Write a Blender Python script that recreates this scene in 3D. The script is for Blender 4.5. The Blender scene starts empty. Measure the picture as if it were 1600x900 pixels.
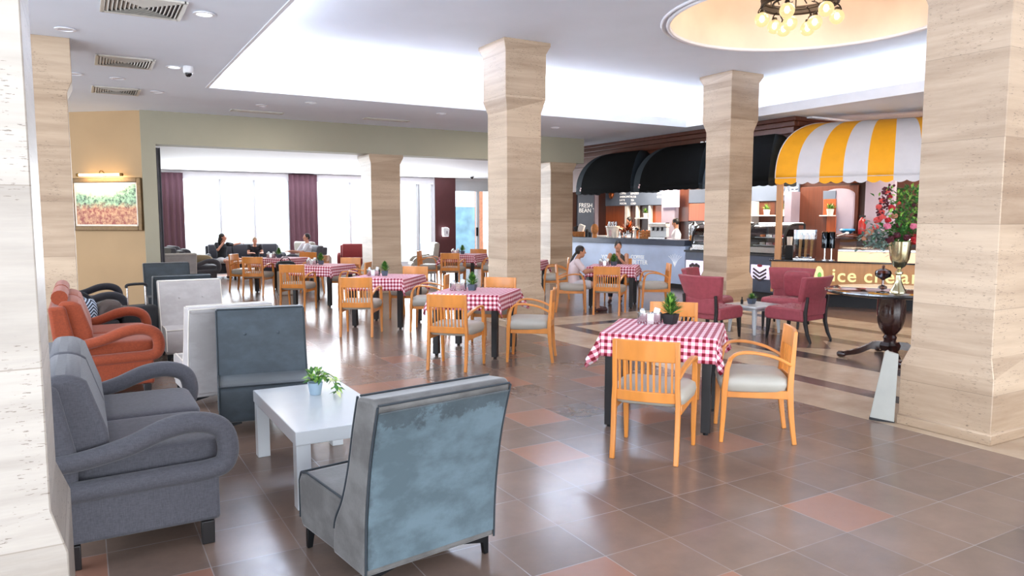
import bpy, bmesh, math, random
from mathutils import Vector, Matrix
random.seed(7)
R = math.radians
PI = math.pi
scene = bpy.context.scene
col = scene.collection

# ---------------------------------------------------------------- camera
FPX, EYE = 1154.0, 1.62
PITCH, YAW = math.atan(109 / FPX), R(30.2)
cam_d = bpy.data.cameras.new('camera'); cam = bpy.data.objects.new('camera', cam_d); col.objects.link(cam)
cam_d.sensor_width = 36; cam_d.lens = 36 * FPX / 1600
cam.location = (0, 0, EYE); cam.rotation_euler = (PI / 2 - PITCH, 0, -YAW)
cam_d.clip_start = 0.05; cam_d.clip_end = 300
scene.camera = cam
# ---------------------------------------------------------------- world and light
w = bpy.data.worlds.new('sky'); scene.world = w; w.use_nodes = True
bgn = w.node_tree.nodes['Background']
bgn.inputs['Color'].default_value = (0.88, 0.94, 1.0, 1); bgn.inputs['Strength'].default_value = 2.8
scene.view_settings.view_transform = 'Standard'; scene.view_settings.look = 'None'
scene.view_settings.gamma = 1; scene.view_settings.use_curve_mapping = False
scene.view_settings.exposure = 0.42

def area(name, loc, rot, sx, sy, power, color=(1, 1, 1), spread=None):
    l = bpy.data.lights.new(name, 'AREA'); l.shape = 'RECTANGLE'; l.size = sx; l.size_y = sy
    l.energy = power; l.color = color
    if spread: l.spread = spread
    o = bpy.data.objects.new(name, l); col.objects.link(o); o.location = loc; o.rotation_euler = rot
    return o
ZC, ZU, ZB = 3.58, 4.235, 2.98      # lower ceiling, raised ceiling, beam underside
COVE = (0.92, 0.95, 1.0)
# cove lamps lying on the ledge round the raised ceiling, shining up
area('cove_light', (6.5, 12.42, 3.78), (PI, 0, 0), 9.6, 0.25, 330, COVE)
area('cove_light', (1.45, 6.0, 3.78), (PI, 0, 0), 0.25, 11.5, 240, COVE)
area('cove_light', (11.62, 6.0, 3.78), (PI, 0, 0), 0.25, 11.5, 40, COVE)
# added fill lamps out of view for daylight, tilted up to brighten the ceiling
area('front_daylight_fill', (4.5, -5.6, 1.8), (R(104), 0, 0), 13, 3.4, 600, (0.86, 0.93, 1.0))
area('side_daylight_fill', (-5.6, 2.0, 1.8), (R(106), 0, R(-90)), 9, 3.2, 420, (0.70, 0.84, 1.0))
# daylight at the far windows
area('window_daylight', (6.5, 22.8, 1.6), (R(-90), 0, 0), 9, 2.4, 620, (0.88, 0.94, 1.0))

# ---------------------------------------------------------------- materials
def nt(name):
    m = bpy.data.materials.new(name); m.use_nodes = True
    return m, m.node_tree.nodes, m.node_tree.links, m.node_tree.nodes['Principled BSDF']
def lin(c):
    return tuple(x / 12.92 if x <= 0.04045 else ((x + 0.055) / 1.055) ** 2.4 for x in c)
def hx(s):
    return lin(tuple(int(s[i:i + 2], 16) / 255 for i in (0, 2, 4)))
def mat(name, c, rough=0.6, metal=0.0, var=0.12, scale=6.0, stretch=(1, 1, 1), bump=0.0, spec=0.5, emit=None, es=0.0, sheen=0.0, alpha=None, coat=0.0, trans=0.0, bscale=None):
    m, n, l, b = nt(name)
    if isinstance(c, str): c = hx(c)
    b.inputs['Roughness'].default_value = rough; b.inputs['Metallic'].default_value = metal
    b.inputs['Specular IOR Level'].default_value = spec
    tc = n.new('ShaderNodeTexCoord'); mp = n.new('ShaderNodeMapping'); mp.inputs['Scale'].default_value = stretch
    l.new(tc.outputs['Object'], mp.inputs['Vector'])
    nz = n.new('ShaderNodeTexNoise'); nz.inputs['Scale'].default_value = scale; nz.inputs['Detail'].default_value = 5
    l.new(mp.outputs['Vector'], nz.inputs['Vector'])
    cr = n.new('ShaderNodeValToRGB')
    cr.color_ramp.elements[0].position = 0.3; cr.color_ramp.elements[1].position = 0.7
    cr.color_ramp.elements[0].color = tuple(max(0, x * (1 - var)) for x in c) + (1,)
    cr.color_ramp.elements[1].color = tuple(min(1, x * (1 + var)) for x in c) + (1,)
    l.new(nz.outputs['Fac'], cr.inputs['Fac']); l.new(cr.outputs['Color'], b.inputs['Base Color'])
    if bump:
        bp = n.new('ShaderNodeBump'); bp.inputs['Strength'].default_value = bump; bp.inputs['Distance'].default_value = 0.01
        if bscale:
            n2 = n.new('ShaderNodeTexNoise'); n2.inputs['Scale'].default_value = bscale; l.new(tc.outputs['Object'], n2.inputs['Vector'])
            l.new(n2.outputs['Fac'], bp.inputs['Height'])
        else: l.new(nz.outputs['Fac'], bp.inputs['Height'])
        l.new(bp.outputs['Normal'], b.inputs['Normal'])
    if emit:
        if isinstance(emit, str): emit = hx(emit)
        b.inputs['Emission Color'].default_value = tuple(emit) + (1,); b.inputs['Emission Strength'].default_value = es
    if sheen:
        b.inputs['Sheen Weight'].default_value = sheen; b.inputs['Sheen Roughness'].default_value = 0.4
    if coat: b.inputs['Coat Weight'].default_value = coat; b.inputs['Coat Roughness'].default_value = 0.1
    if trans: b.inputs['Transmission Weight'].default_value = trans
    return m
def mathn(n, l, op, a, b=None, c=None):
    x = n.new('ShaderNodeMath'); x.operation = op
    for i, v in enumerate((a, b, c)):
        if v is None: continue
        if isinstance(v, (int, float)): x.inputs[i].default_value = v
        else: l.new(v, x.inputs[i])
    return x.outputs[0]
def mixc(n, l, fac, a, b):
    x = n.new('ShaderNodeMix'); x.data_type = 'RGBA'
    for s, v in ((x.inputs[0], fac), (x.inputs[6], a), (x.inputs[7], b)):
        if isinstance(v, (int, float)): s.default_value = v
        elif isinstance(v, tuple): s.default_value = v if len(v) == 4 else v + (1,)
        else: l.new(v, s)
    return x.outputs[2]
def noise(n, l, vec, scale, detail=3, rough=0.5):
    x = n.new('ShaderNodeTexNoise'); x.inputs['Scale'].default_value = scale; x.inputs['Detail'].default_value = detail; x.inputs['Roughness'].default_value = rough
    if vec is not None: l.new(vec, x.inputs['Vector'])
    return x.outputs['Fac']
def ramp(n, l, f, p0, p1, c0=(0, 0, 0, 1), c1=(1, 1, 1, 1)):
    x = n.new('ShaderNodeValToRGB'); x.color_ramp.elements[0].position = p0; x.color_ramp.elements[1].position = p1
    x.color_ramp.elements[0].color = c0 if len(c0) == 4 else c0 + (1,); x.color_ramp.elements[1].color = c1 if len(c1) == 4 else c1 + (1,)
    l.new(f, x.inputs['Fac']); return x.outputs['Color']

def travertine(name='travertine', lo='82654a', hi='c2a98e'):
    m, n, l, b = nt(name)
    geo = n.new('ShaderNodeNewGeometry')
    oi = n.new('ShaderNodeObjectInfo')
    sep = n.new('ShaderNodeSeparateXYZ'); l.new(geo.outputs['Position'], sep.inputs[0])
    # blocks about 0.62 m tall with their own tone
    zz = mathn(n, l, 'DIVIDE', mathn(n, l, 'ADD', sep.outputs['Z'], mathn(n, l, 'MULTIPLY', oi.outputs['Random'], 0.4)), 0.61)
    blk = mathn(n, l, 'FLOOR', zz)
    sn = n.new('ShaderNodeSeparateXYZ'); l.new(geo.outputs['True Normal'], sn.inputs[0])
    face = mathn(n, l, 'MULTIPLY', mathn(n, l, 'ABSOLUTE', sn.outputs['X']), 3.7)
    cmb = n.new('ShaderNodeCombineXYZ'); l.new(blk, cmb.inputs[0]); l.new(face, cmb.inputs[1]); l.new(oi.outputs['Random'], cmb.inputs[2])
    wn = n.new('ShaderNodeTexWhiteNoise'); wn.noise_dimensions = '3D'; l.new(cmb.outputs[0], wn.inputs['Vector'])
    mp = n.new('ShaderNodeMapping'); mp.inputs['Scale'].default_value = (0.5, 0.5, 7.0)
    l.new(geo.outputs['Position'], mp.inputs['Vector'])
    bands = noise(n, l, mp.outputs['Vector'], 1.6, 6, 0.6)
    mp2 = n.new('ShaderNodeMapping'); mp2.inputs['Scale'].default_value = (0.8, 0.8, 6.0)
    l.new(geo.outputs['Position'], mp2.inputs['Vector'])
    fine = noise(n, l, mp2.outputs['Vector'], 14, 4, 0.7)
    tone = mathn(n, l, 'ADD', mathn(n, l, 'MULTIPLY', wn.outputs['Value'], 0.40), mathn(n, l, 'MULTIPLY', bands, 0.80))
    base = ramp(n, l, tone, 0.28, 0.88, hx(lo), hx(hi))
    base = mixc(n, l, mathn(n, l, 'MULTIPLY', fine, 0.25), base, hx('cdbda8') + (1,))
    pits = noise(n, l, mp2.outputs['Vector'], 30, 3, 0.6)
    patch = noise(n, l, geo.outputs['Position'], 2.6, 2, 0.5)
    pf = mathn(n, l, 'MULTIPLY', mathn(n, l, 'GREATER_THAN', pits, 0.635), mathn(n, l, 'GREATER_THAN', patch, 0.50))
    base = mixc(n, l, mathn(n, l, 'MULTIPLY', pf, 0.75), base, hx('5d4c3e') + (1,))
    fr = mathn(n, l, 'FRACT', zz)
    joint = mathn(n, l, 'LESS_THAN', fr, 0.007)
    side = mathn(n, l, 'LESS_THAN', mathn(n, l, 'ABSOLUTE', sn.outputs['Z']), 0.5)
    base = mixc(n, l, mathn(n, l, 'MULTIPLY', mathn(n, l, 'MULTIPLY', joint, side), 0.55), base, hx('6d5c4a') + (1,))
    l.new(base, b.inputs['Base Color']); b.inputs['Roughness'].default_value = 0.42
    bp = n.new('ShaderNodeBump'); bp.inputs['Strength'].default_value = 0.25; bp.inputs['Distance'].default_value = 0.004
    l.new(mathn(n, l, 'SUBTRACT', 1.0, pf), bp.inputs['Height']); l.new(bp.outputs['Normal'], b.inputs['Normal'])
    return m

def floor_material():
    m, n, l, b = nt('terracotta_and_marble_floor')
    geo = n.new('ShaderNodeNewGeometry'); s = n.new('ShaderNodeSeparateXYZ'); l.new(geo.outputs['Position'], s.inputs[0])
    X, Y = s.outputs['X'], s.outputs['Y']
    M = lambda op, a, bb=None, c=None: mathn(n, l, op, a, bb, c)
    T = 0.415
    u = M('DIVIDE', M('SUBTRACT', X, 2.94), T); v = M('DIVIDE', M('SUBTRACT', Y, 3.145), T)
    cb = n.new('ShaderNodeCombineXYZ'); l.new(M('FLOOR', u), cb.inputs[0]); l.new(M('FLOOR', v), cb.inputs[1])
    wn = n.new('ShaderNodeTexWhiteNoise'); l.new(cb.outputs[0], wn.inputs['Vector'])
    cl = noise(n, l, geo.outputs['Position'], 3.0, 5, 0.65)
    cl2 = noise(n, l, geo.outputs['Position'], 0.7, 2, 0.5)
    t = M('ADD', M('MULTIPLY', wn.outputs['Value'], 0.24), M('ADD', M('MULTIPLY', cl, 0.50), M('MULTIPLY', cl2, 0.35)))
    tile = n.new('ShaderNodeValToRGB'); cr = tile.color_ramp
    cr.elements[0].position = 0.32; cr.elements[0].color = hx('66574f') + (1,)
    cr.elements[1].position = 0.95; cr.elements[1].color = hx('a27559') + (1,)
    e = cr.elements.new(0.74); e.color = hx('8a7163') + (1,)
    l.new(t, tile.inputs['Fac'])
    spk = noise(n, l, geo.outputs['Position'], 26, 4, 0.75)
    tl = mixc(n, l, M('MULTIPLY', M('GREATER_THAN', wn.outputs['Value'], 0.86), 0.38), tile.outputs['Color'], hx('a8674c') + (1,))
    tcol = mixc(n, l, M('MULTIPLY', M('GREATER_THAN', spk, 0.68), 0.14), tl, hx('3c302d') + (1,))
    lgt = noise(n, l, geo.outputs['Position'], 60, 2, 0.6)
    tcol = mixc(n, l, M('MULTIPLY', M('GREATER_THAN', lgt, 0.72), 0.12), tcol, hx('b39c8c') + (1,))
    def jl(c, wdt):
        f = M('FRACT', c); return M('GREATER_THAN', M('ABSOLUTE', M('SUBTRACT', f, 0.5)), 0.5 - wdt)
    jt = M('MAXIMUM', jl(u, 0.0065), jl(v, 0.0065))
    wear = ramp(n, l, noise(n, l, geo.outputs['Position'], 1.7, 3, 0.6), 0.42, 0.66)
    tcol = mixc(n, l, M('MULTIPLY', jt, M('ADD', 0.25, M('MULTIPLY', wear, 0.6))), tcol, hx('a39a98') + (1,))
    # marble carpet: nested rectangle round the foyer centre
    cxx, cyy = 8.0, 5.0
    dX = M('SUBTRACT', 2.58, M('ABSOLUTE', M('SUBTRACT', X, cxx)))      # distance inwards from the outline
    dY = M('SUBTRACT', 5.0, M('ABSOLUTE', M('SUBTRACT', Y, cyy)))
    d = M('MINIMUM', dX, dY)
    inside = M('GREATER_THAN', d, 0.0)
    vein = noise(n, l, geo.outputs['Position'], 2.2, 6, 0.6)
    cream = ramp(n, l, vein, 0.3, 0.75, hx('ab9279'), hx('cdb9a0'))
    seg = M('FRACT', M('MULTIPLY', M('ADD', X, Y), 0.62))
    dark = mixc(n, l, M('LESS_THAN', seg, 0.45), hx('6e5a52') + (1,), hx('3e3b3c') + (1,))
    def band(a, bb): return M('MULTIPLY', M('GREATER_THAN', d, a), M('LESS_THAN', d, bb))
    bands = M('MAXIMUM', band(0.71, 0.95), band(1.80, 2.12))
    mc = mixc(n, l, bands, cream, dark)
    # diamonds set in the middle field
    dd = M('ADD', M('ABSOLUTE', M('SUBTRACT', X, 8.0)), M('ABSOLUTE', M('SUBTRACT', M('PINGPONG', M('ADD', Y, 0.6), 1.6), 0.8)))
    fld = M('MULTIPLY', M('GREATER_THAN', d, 2.12), M('LESS_THAN', dd, 0.75))
    mc = mixc(n, l, fld, mc, hx('6e5a52') + (1,))
    brown = mixc(n, l, vein, hx('5b4a44') + (1,), hx('7b665c') + (1,))
    east = M('GREATER_THAN', X, 10.58)
    out = mixc(n, l, inside, tcol, mc)
    out = mixc(n, l, east, out, brown)
    l.new(out, b.inputs['Base Color'])
    rg = ramp(n, l, noise(n, l, geo.outputs['Position'], 14, 3, 0.6), 0.3, 0.75, (0.19, 0.19, 0.19), (0.26, 0.26, 0.26))
    l.new(rg, b.inputs['Roughness'])
    b.inputs['Specular IOR Level'].default_value = 0.6
    bp = n.new('ShaderNodeBump'); bp.inputs['Strength'].default_value = 0.06; bp.inputs['Distance'].default_value = 0.003
    l.new(M('MULTIPLY', M('MULTIPLY', jt, M('SUBTRACT', 1.0, inside)), -1.0), bp.inputs['Height']); l.new(bp.outputs['Normal'], b.inputs['Normal'])
    return m

def gingham():
    m, n, l, b = nt('red_gingham_cloth')
    uv = n.new('ShaderNodeUVMap'); s = n.new('ShaderNodeSeparateXYZ'); l.new(uv.outputs['UV'], s.inputs[0])
    a = mathn(n, l, 'LESS_THAN', mathn(n, l, 'FRACT', mathn(n, l, 'DIVIDE', s.outputs['X'], 0.052)), 0.5)
    c = mathn(n, l, 'LESS_THAN', mathn(n, l, 'FRACT', mathn(n, l, 'DIVIDE', s.outputs['Y'], 0.052)), 0.5)
    sm = mathn(n, l, 'MULTIPLY', mathn(n, l, 'ADD', a, c), 0.5)
    x = n.new('ShaderNodeValToRGB'); x.color_ramp.interpolation = 'CONSTANT'
    x.color_ramp.elements[0].position = 0; x.color_ramp.elements[0].color = hx('f3e9ec') + (1,)
    x.color_ramp.elements[1].position = 0.4; x.color_ramp.elements[1].color = hx('d38292') + (1,)
    e = x.color_ramp.elements.new(0.9); e.color = hx('7f1426') + (1,)
    l.new(sm, x.inputs['Fac']); l.new(x.outputs['Color'], b.inputs['Base Color'])
    b.inputs['Roughness'].default_value = 0.75; b.inputs['Specular IOR Level'].default_value = 0.25
    return m

def velvet(name, c, blotch, amount=0.5, stain=False):
    m, n, l, b = nt(name)
    tc = n.new('ShaderNodeTexCoord')
    mp = n.new('ShaderNodeMapping'); mp.inputs['Scale'].default_value = (1.3, 1.3, 2.2); l.new(tc.outputs['Object'], mp.inputs['Vector'])
    a = noise(n, l, mp.outputs['Vector'], 3.2, 7, 0.62)
    f = ramp(n, l, a, 0.42, 0.62)
    c1 = mixc(n, l, mathn(n, l, 'MULTIPLY', f, amount), hx(c) + (1,), hx(blotch) + (1,))
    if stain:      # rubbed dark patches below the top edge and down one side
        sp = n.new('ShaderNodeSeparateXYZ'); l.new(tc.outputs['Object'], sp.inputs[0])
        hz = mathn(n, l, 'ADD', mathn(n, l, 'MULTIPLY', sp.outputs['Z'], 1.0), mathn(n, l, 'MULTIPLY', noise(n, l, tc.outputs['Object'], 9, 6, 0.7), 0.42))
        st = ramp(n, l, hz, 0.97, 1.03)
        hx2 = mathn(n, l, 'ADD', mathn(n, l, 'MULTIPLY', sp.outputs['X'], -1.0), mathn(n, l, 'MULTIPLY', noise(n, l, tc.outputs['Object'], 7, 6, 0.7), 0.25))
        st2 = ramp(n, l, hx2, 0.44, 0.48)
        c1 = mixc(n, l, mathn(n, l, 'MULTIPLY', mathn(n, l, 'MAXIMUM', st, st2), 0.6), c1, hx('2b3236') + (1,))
    l.new(c1, b.inputs['Base Color']); b.inputs['Roughness'].default_value = 0.62
    b.inputs['Sheen Weight'].default_value = 0.35; b.inputs['Sheen Roughness'].default_value = 0.35
    bp = n.new('ShaderNodeBump'); bp.inputs['Strength'].default_value = 0.15; bp.inputs['Distance'].default_value = 0.004
    l.new(noise(n, l, tc.outputs['Object'], 60, 2), bp.inputs['Height']); l.new(bp.outputs['Normal'], b.inputs['Normal'])
    return m

def weave(name, c):
    m, n, l, b = nt(name); tc = n.new('ShaderNodeTexCoord')
    def st(sc):
        mp = n.new('ShaderNodeMapping'); mp.inputs['Scale'].default_value = sc; l.new(tc.outputs['Object'], mp.inputs['Vector'])
        return noise(n, l, mp.outputs['Vector'], 40, 3, 0.6)
    f = mathn(n, l, 'MULTIPLY', mathn(n, l, 'ADD', st((1, 1, 8)), st((8, 8, 1))), 0.5)
    cc = hx(c)
    l.new(ramp(n, l, f, 0.35, 0.65, tuple(x * 0.72 for x in cc), tuple(min(1, x * 1.3) for x in cc)), b.inputs['Base Color'])
    b.inputs['Roughness'].default_value = 0.85; b.inputs['Sheen Weight'].default_value = 0.15
    bp = n.new('ShaderNodeBump'); bp.inputs['Strength'].default_value = 0.3; bp.inputs['Distance'].default_value = 0.002
    l.new(f, bp.inputs['Height']); l.new(bp.outputs['Normal'], b.inputs['Normal'])
    return m

def thin_glass(name, tint=(0.95, 0.98, 1.0), refl=0.25, glow=None, gs=0):
    m = bpy.data.materials.new(name); m.use_nodes = True; n = m.node_tree.nodes; l = m.node_tree.links
    n.remove(n['Principled BSDF']); o = n['Material Output']
    t = n.new('ShaderNodeBsdfTransparent'); t.inputs[0].default_value = tint + (1,)
    g = n.new('ShaderNodeBsdfGlossy'); g.inputs['Roughness'].default_value = 0.02
    fr = n.new('ShaderNodeFresnel'); fr.inputs['IOR'].default_value = 1.5
    f = mathn(n, l, 'MULTIPLY_ADD', fr.outputs[0], 1.0, refl * 0.1)
    mx = n.new('ShaderNodeMixShader'); l.new(f, mx.inputs[0]); l.new(t.outputs[0], mx.inputs[1]); l.new(g.outputs[0], mx.inputs[2])
    out = mx.outputs[0]
    if glow:
        e = n.new('ShaderNodeEmission'); e.inputs[0].default_value = hx(glow) + (1,); e.inputs[1].default_value = gs
        m2 = n.new('ShaderNodeMixShader'); m2.inputs[0].default_value = 0.55; l.new(out, m2.inputs[1]); l.new(e.outputs[0], m2.inputs[2]); out = m2.outputs[0]
    l.new(out, o.inputs['Surface'])
    return m

def painting_material():
    m, n, l, b = nt('landscape_painting'); tc = n.new('ShaderNodeTexCoord')
    s = n.new('ShaderNodeSeparateXYZ'); l.new(tc.outputs['Object'], s.inputs[0])
    a = noise(n, l, tc.outputs['Object'], 7, 6, 0.7); v = noise(n, l, tc.outputs['Object'], 18, 4, 0.7)
    h = mathn(n, l, 'ADD', s.outputs['Z'], mathn(n, l, 'MULTIPLY', a, 0.35))
    flowers = ramp(n, l, v, 0.38, 0.62, hx('8f3f35'), hx('d2a27a'))
    green = ramp(n, l, v, 0.35, 0.6, hx('1f3d33'), hx('9fc7a4'))
    c = mixc(n, l, ramp(n, l, h, 0.08, 0.22), flowers, green)
    c = mixc(n, l, ramp(n, l, mathn(n, l, 'SUBTRACT', h, mathn(n, l, 'MULTIPLY', mathn(n, l, 'MAXIMUM', s.outputs['X'], 0.15), 0.5)), 0.24, 0.34), c, hx('dfe6c8') + (1,))
    l.new(c, b.inputs['Base Color']); b.inputs['Roughness'].default_value = 0.35
    return m

M = dict(
    trav=travertine(), trav_daylit=travertine('daylit_travertine', '857b72', 'bdb4aa'), floor=floor_material(), cloth=gingham(),  # second travertine has the near-left column's daylight painted into its colour
    ceil=mat('ceiling_paint', 'e6eefa', 0.8, var=0.02, scale=1.5), cwhite=mat('white_paint', 'e9e9ee', 0.7, var=0.02),
    wall=mat('warm_wall_paint', 'b39672', 0.8, var=0.05, scale=1.2), beam=mat('olive_wall_paint', 'a39e8b', 0.8, var=0.04, scale=1.0),
    dome=mat('peach_dome_paint', 'eedccb', 0.8, var=0.08, scale=1.6),
    wood=mat('honey_beech', 'cf8238', 0.34, var=0.14, scale=9, stretch=(1, 1, 0.25), coat=0.25),
    vinyl=mat('cream_vinyl', 'a9a398', 0.42, var=0.05, scale=5), black=mat('black_lacquer', '1d1a1b', 0.4, var=0.1),
    metalb=mat('black_metal', '16171a', 0.35, metal=0.6, var=0.1), steel=mat('brushed_steel', 'c5c5c5', 0.22, metal=1.0, var=0.08, stretch=(1, 1, 12)),
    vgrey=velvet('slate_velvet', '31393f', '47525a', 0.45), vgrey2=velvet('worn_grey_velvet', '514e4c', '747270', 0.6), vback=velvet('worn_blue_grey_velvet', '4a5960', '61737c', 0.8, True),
    vwhite=velvet('pale_velvet', 'a39d9b', 'bab5b5', 0.5), piping=mat('dark_piping', '262d33', 0.6),
    fgrey=weave('grey_weave', '4d4c53'), fdark=weave('dark_grey_weave', '34343c'), forange=weave('rust_weave', '883818'), fred=weave('brick_red_weave', '842c2c'),
    red=mat('wine_red_upholstery', '96404a', 0.6, var=0.12, scale=20, sheen=0.1), white=mat('white_lacquer', 'cfd3d6', 0.22, var=0.02, coat=0.3),
    potblue=mat('pale_blue_pot', '9db3c4', 0.5, var=0.05), potgrey=mat('slate_pot', '4a5563', 0.5, var=0.06), potblack=mat('black_pot', '1f2022', 0.5),
    leaf=mat('leaf_green', '3a6e2c', 0.5, var=0.35, scale=30), leaf2=mat('light_leaf', '86b04a', 0.5, var=0.3, scale=30), leafy=mat('cream_leaf_edge', 'd5dda0', 0.5),
    soil=mat('soil', '2b201a', 0.9), paper=mat('paper_white', 'e8e6e2', 0.7, var=0.02),
    drape=mat('plum_curtain', '6b4a55', 0.8, var=0.1, scale=14, stretch=(3, 3, 0.2)), drape2=mat('maroon_panel', '4d2224', 0.6, var=0.06), grey_trim=mat('grey_trim', '6a6a72', 0.6),
    frame=mat('window_frame_white', 'd8dbe0', 0.4, var=0.02), glass=thin_glass('window_glass'), glass2=thin_glass('counter_glass', (0.9, 0.95, 0.97), 0.6),
    dkwood=mat('dark_walnut', '3b2119', 0.4, var=0.2, scale=5, stretch=(1, 1, 0.3)), orwood=mat('orange_wood_panel', 'a04d20', 0.4, var=0.14, scale=6, stretch=(4, 4, 0.3)),
    brwood=mat('brown_wood_panel', '5a2e1c', 0.45, var=0.14, scale=6, stretch=(4, 4, 0.3)), oak=mat('light_oak', 'c08a58', 0.45, var=0.1, scale=6, stretch=(4, 4, 0.4)),
    awnb=mat('black_canvas', '08090a', 0.95, var=0.15, spec=0.15), awnb_lit=mat('lit_black_canvas', '27323a', 0.8, var=0.1), awny=mat('yellow_canvas', 'f2a712', 0.7, var=0.04), awnw=mat('white_canvas', 'd3cfd2', 0.7, var=0.03),  # second black canvas is lighter: side light put into the awning ends' colour
    concrete=mat('blue_grey_counter', 'c4d5f2', 0.35, var=0.10, scale=2.2), conc2=mat('slate_counter_top', '4d5668', 0.35, var=0.1), board=mat('slate_board', '5d6879', 0.5, var=0.1, scale=2),
    lightbox=mat('lightbox_white', 'e6ddf2', 0.5, emit='e6ddf5', es=0.55, var=0.01), chalk=mat('chalk_white', 'f2f4f6', 0.6, emit='f2f4f6', es=0.25), brown_ink=mat('brown_ink', '3c2a2c', 0.6), berry=mat('berry_red', '9a2236', 0.5),
    letter=mat('letter_cream_yellow', 'efe7a8', 0.4, emit='f3ea9c', es=0.25, var=0.1, scale=4), lettergreen=mat('letter_green', '6fae4a', 0.4, emit='6fae4a', es=0.3),
    chromeb=mat('black_chrome', '3a3d40', 0.08, metal=1.0, var=0.05), gold=mat('polished_brass', 'd6cda6', 0.18, metal=1.0, var=0.06), mahog=mat('mahogany_varnish', '2c1410', 0.12, var=0.2, scale=4, coat=0.6), glasstop=mat('polished_black_marble', '2c2d2e', 0.06, var=0.2, coat=1.0),
    iron=mat('wrought_iron', '2a2019', 0.55, metal=0.5, var=0.2), bulb=mat('lit_globe_glass', 'ffe9c0', 0.3, emit='ffe0ae', es=8.0), bulbglass=thin_glass('amber_globe_glass', (1.0, 0.92, 0.78), 0.8, 'ffd9a0', 1.1),
    lampcap=mat('brass_cap', '8a6a3a', 0.3, metal=0.8), lamp_tube=mat('warm_lit_tube', 'fff0cf', 0.4, emit='ffd793', es=9.0), downl=mat('lit_downlight', 'f6fbff', 0.4, emit='eef8ff', es=3.0), downoff=mat('dim_downlight', 'd5d5dc', 0.4),
    vent=mat('vent_enamel', 'c4bfb6', 0.45, var=0.05), ventback=mat('vent_shadow_box', '3d3d41', 0.8),
    pic=painting_material(), picframe=mat('bronze_picture_frame', '6b5334', 0.35, metal=0.4, var=0.2, scale=30), cam=mat('white_plastic', 'e2e2e4', 0.3), camb=mat('dark_dome', '15151a', 0.08),
    skin=mat('skin', 'b98468', 0.55, var=0.05, spec=0.3), skin2=mat('sunlit_skin', 'c9917a', 0.55, var=0.05, spec=0.3), hair=mat('black_hair', '17110f', 0.5, var=0.3, scale=40), hairb=mat('light_brown_hair', '8a6a4a', 0.55, var=0.3, scale=40), hairg=mat('short_dark_hair', '2b2524', 0.6, var=0.3, scale=40),
    shirtb=mat('black_cotton', '14161d', 0.85), shirtw=mat('white_cotton', 'dcdce4', 0.85, var=0.04), shirtp=mat('pale_pink_cotton', 'd9c9cc', 0.85, var=0.04), shorts=mat('white_shorts', 'cfcbd0', 0.85), olive=mat('olive_grey_dress', '4c4a44', 0.85), trousers=mat('dark_trousers', '262630', 0.85), shoe=mat('brown_shoe', '4a2a28', 0.6),
    dotted=mat('black_print_top', '1b1820', 0.8, var=0.9, scale=18),
    rosep=mat('pink_rose_petals', 'd9708a', 0.6, var=0.15, scale=30), rosered=mat('red_petals', 'a8141f', 0.6, var=0.2, scale=30), coral=mat('coral_petals', 'cf4a45', 0.6, var=0.2, scale=30), burg=mat('burgundy_petals', '4d1020', 0.6, var=0.2), peach=mat('dusty_peach_petals', 'b77a5e', 0.6, var=0.2), silver=mat('silver_green_leaf', '6f857c', 0.6, var=0.2),
    glassbrown=thin_glass('smoked_brown_glass', (0.45, 0.25, 0.2), 1.0), copper=mat('copper', 'b8693c', 0.25, metal=0.9, var=0.1), amber=mat('orange_juice', 'e38a10', 0.3), basket=mat('basket_wood', 'b0723c', 0.7, var=0.25, scale=30), cream=mat('cream_ceramic', 'ded6cb', 0.3), pinkp=mat('pale_pink_plastic', 'dbb5b5', 0.4), cone=mat('wafer', 'b98a56', 0.8, var=0.2, scale=30),
    bag=mat('black_nylon', '15161a', 0.7), bagbrown=mat('taupe_jacket', '554a47', 0.85, var=0.15), tweed=mat('sand_bag', '9a8767', 0.8), luggrey=mat('grey_suitcase_shell', '8d9096', 0.4),
    boardg=mat('aged_grey_board', 'a5a49c', 0.5, var=0.08), brick=mat('orange_brick', 'c77d5c', 0.8, var=0.25, scale=12), outside=mat('pale_terrace_paving', 'b9b4aa', 0.7, var=0.06), sea=mat('blue_green_panel', '7fa5b8', 0.5, var=0.25, scale=3), stonegrey=mat('outdoor_pillar', '8c8688', 0.8), blueb=mat('blue_bowl_glaze', '2f7fae', 0.25), extred=mat('extinguisher_red', '8e1f1c', 0.3), mirror=mat('mirror_silver', 'd0d0d4', 0.04, metal=1.0, var=0.0), lilac=mat('lilac_grey_wall', '9a8f9c', 0.7, var=0.04), gelato=mat('peach_glow_panel', 'ecc79c', 0.5, emit='ffd7a8', es=0.55, var=0.12, scale=5), stripeb=None,
)
def stripes():
    m, n, l, b = nt('chevron_striped_canvas'); tc = n.new('ShaderNodeTexCoord'); s = n.new('ShaderNodeSeparateXYZ'); l.new(tc.outputs['Object'], s.inputs[0])
    a = mathn(n, l, 'ADD', s.outputs['Z'], mathn(n, l, 'ABSOLUTE', mathn(n, l, 'SUBTRACT', mathn(n, l, 'ADD', s.outputs['X'], s.outputs['Y']), 0.02)))
    f = mathn(n, l, 'LESS_THAN', mathn(n, l, 'FRACT', mathn(n, l, 'MULTIPLY', a, 26)), 0.45)
    l.new(mixc(n, l, f, hx('2b3342') + (1,), hx('b5c2d3') + (1,)), b.inputs['Base Color']); b.inputs['Roughness'].default_value = 0.8
    return m
M['stripeb'] = stripes()

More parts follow.
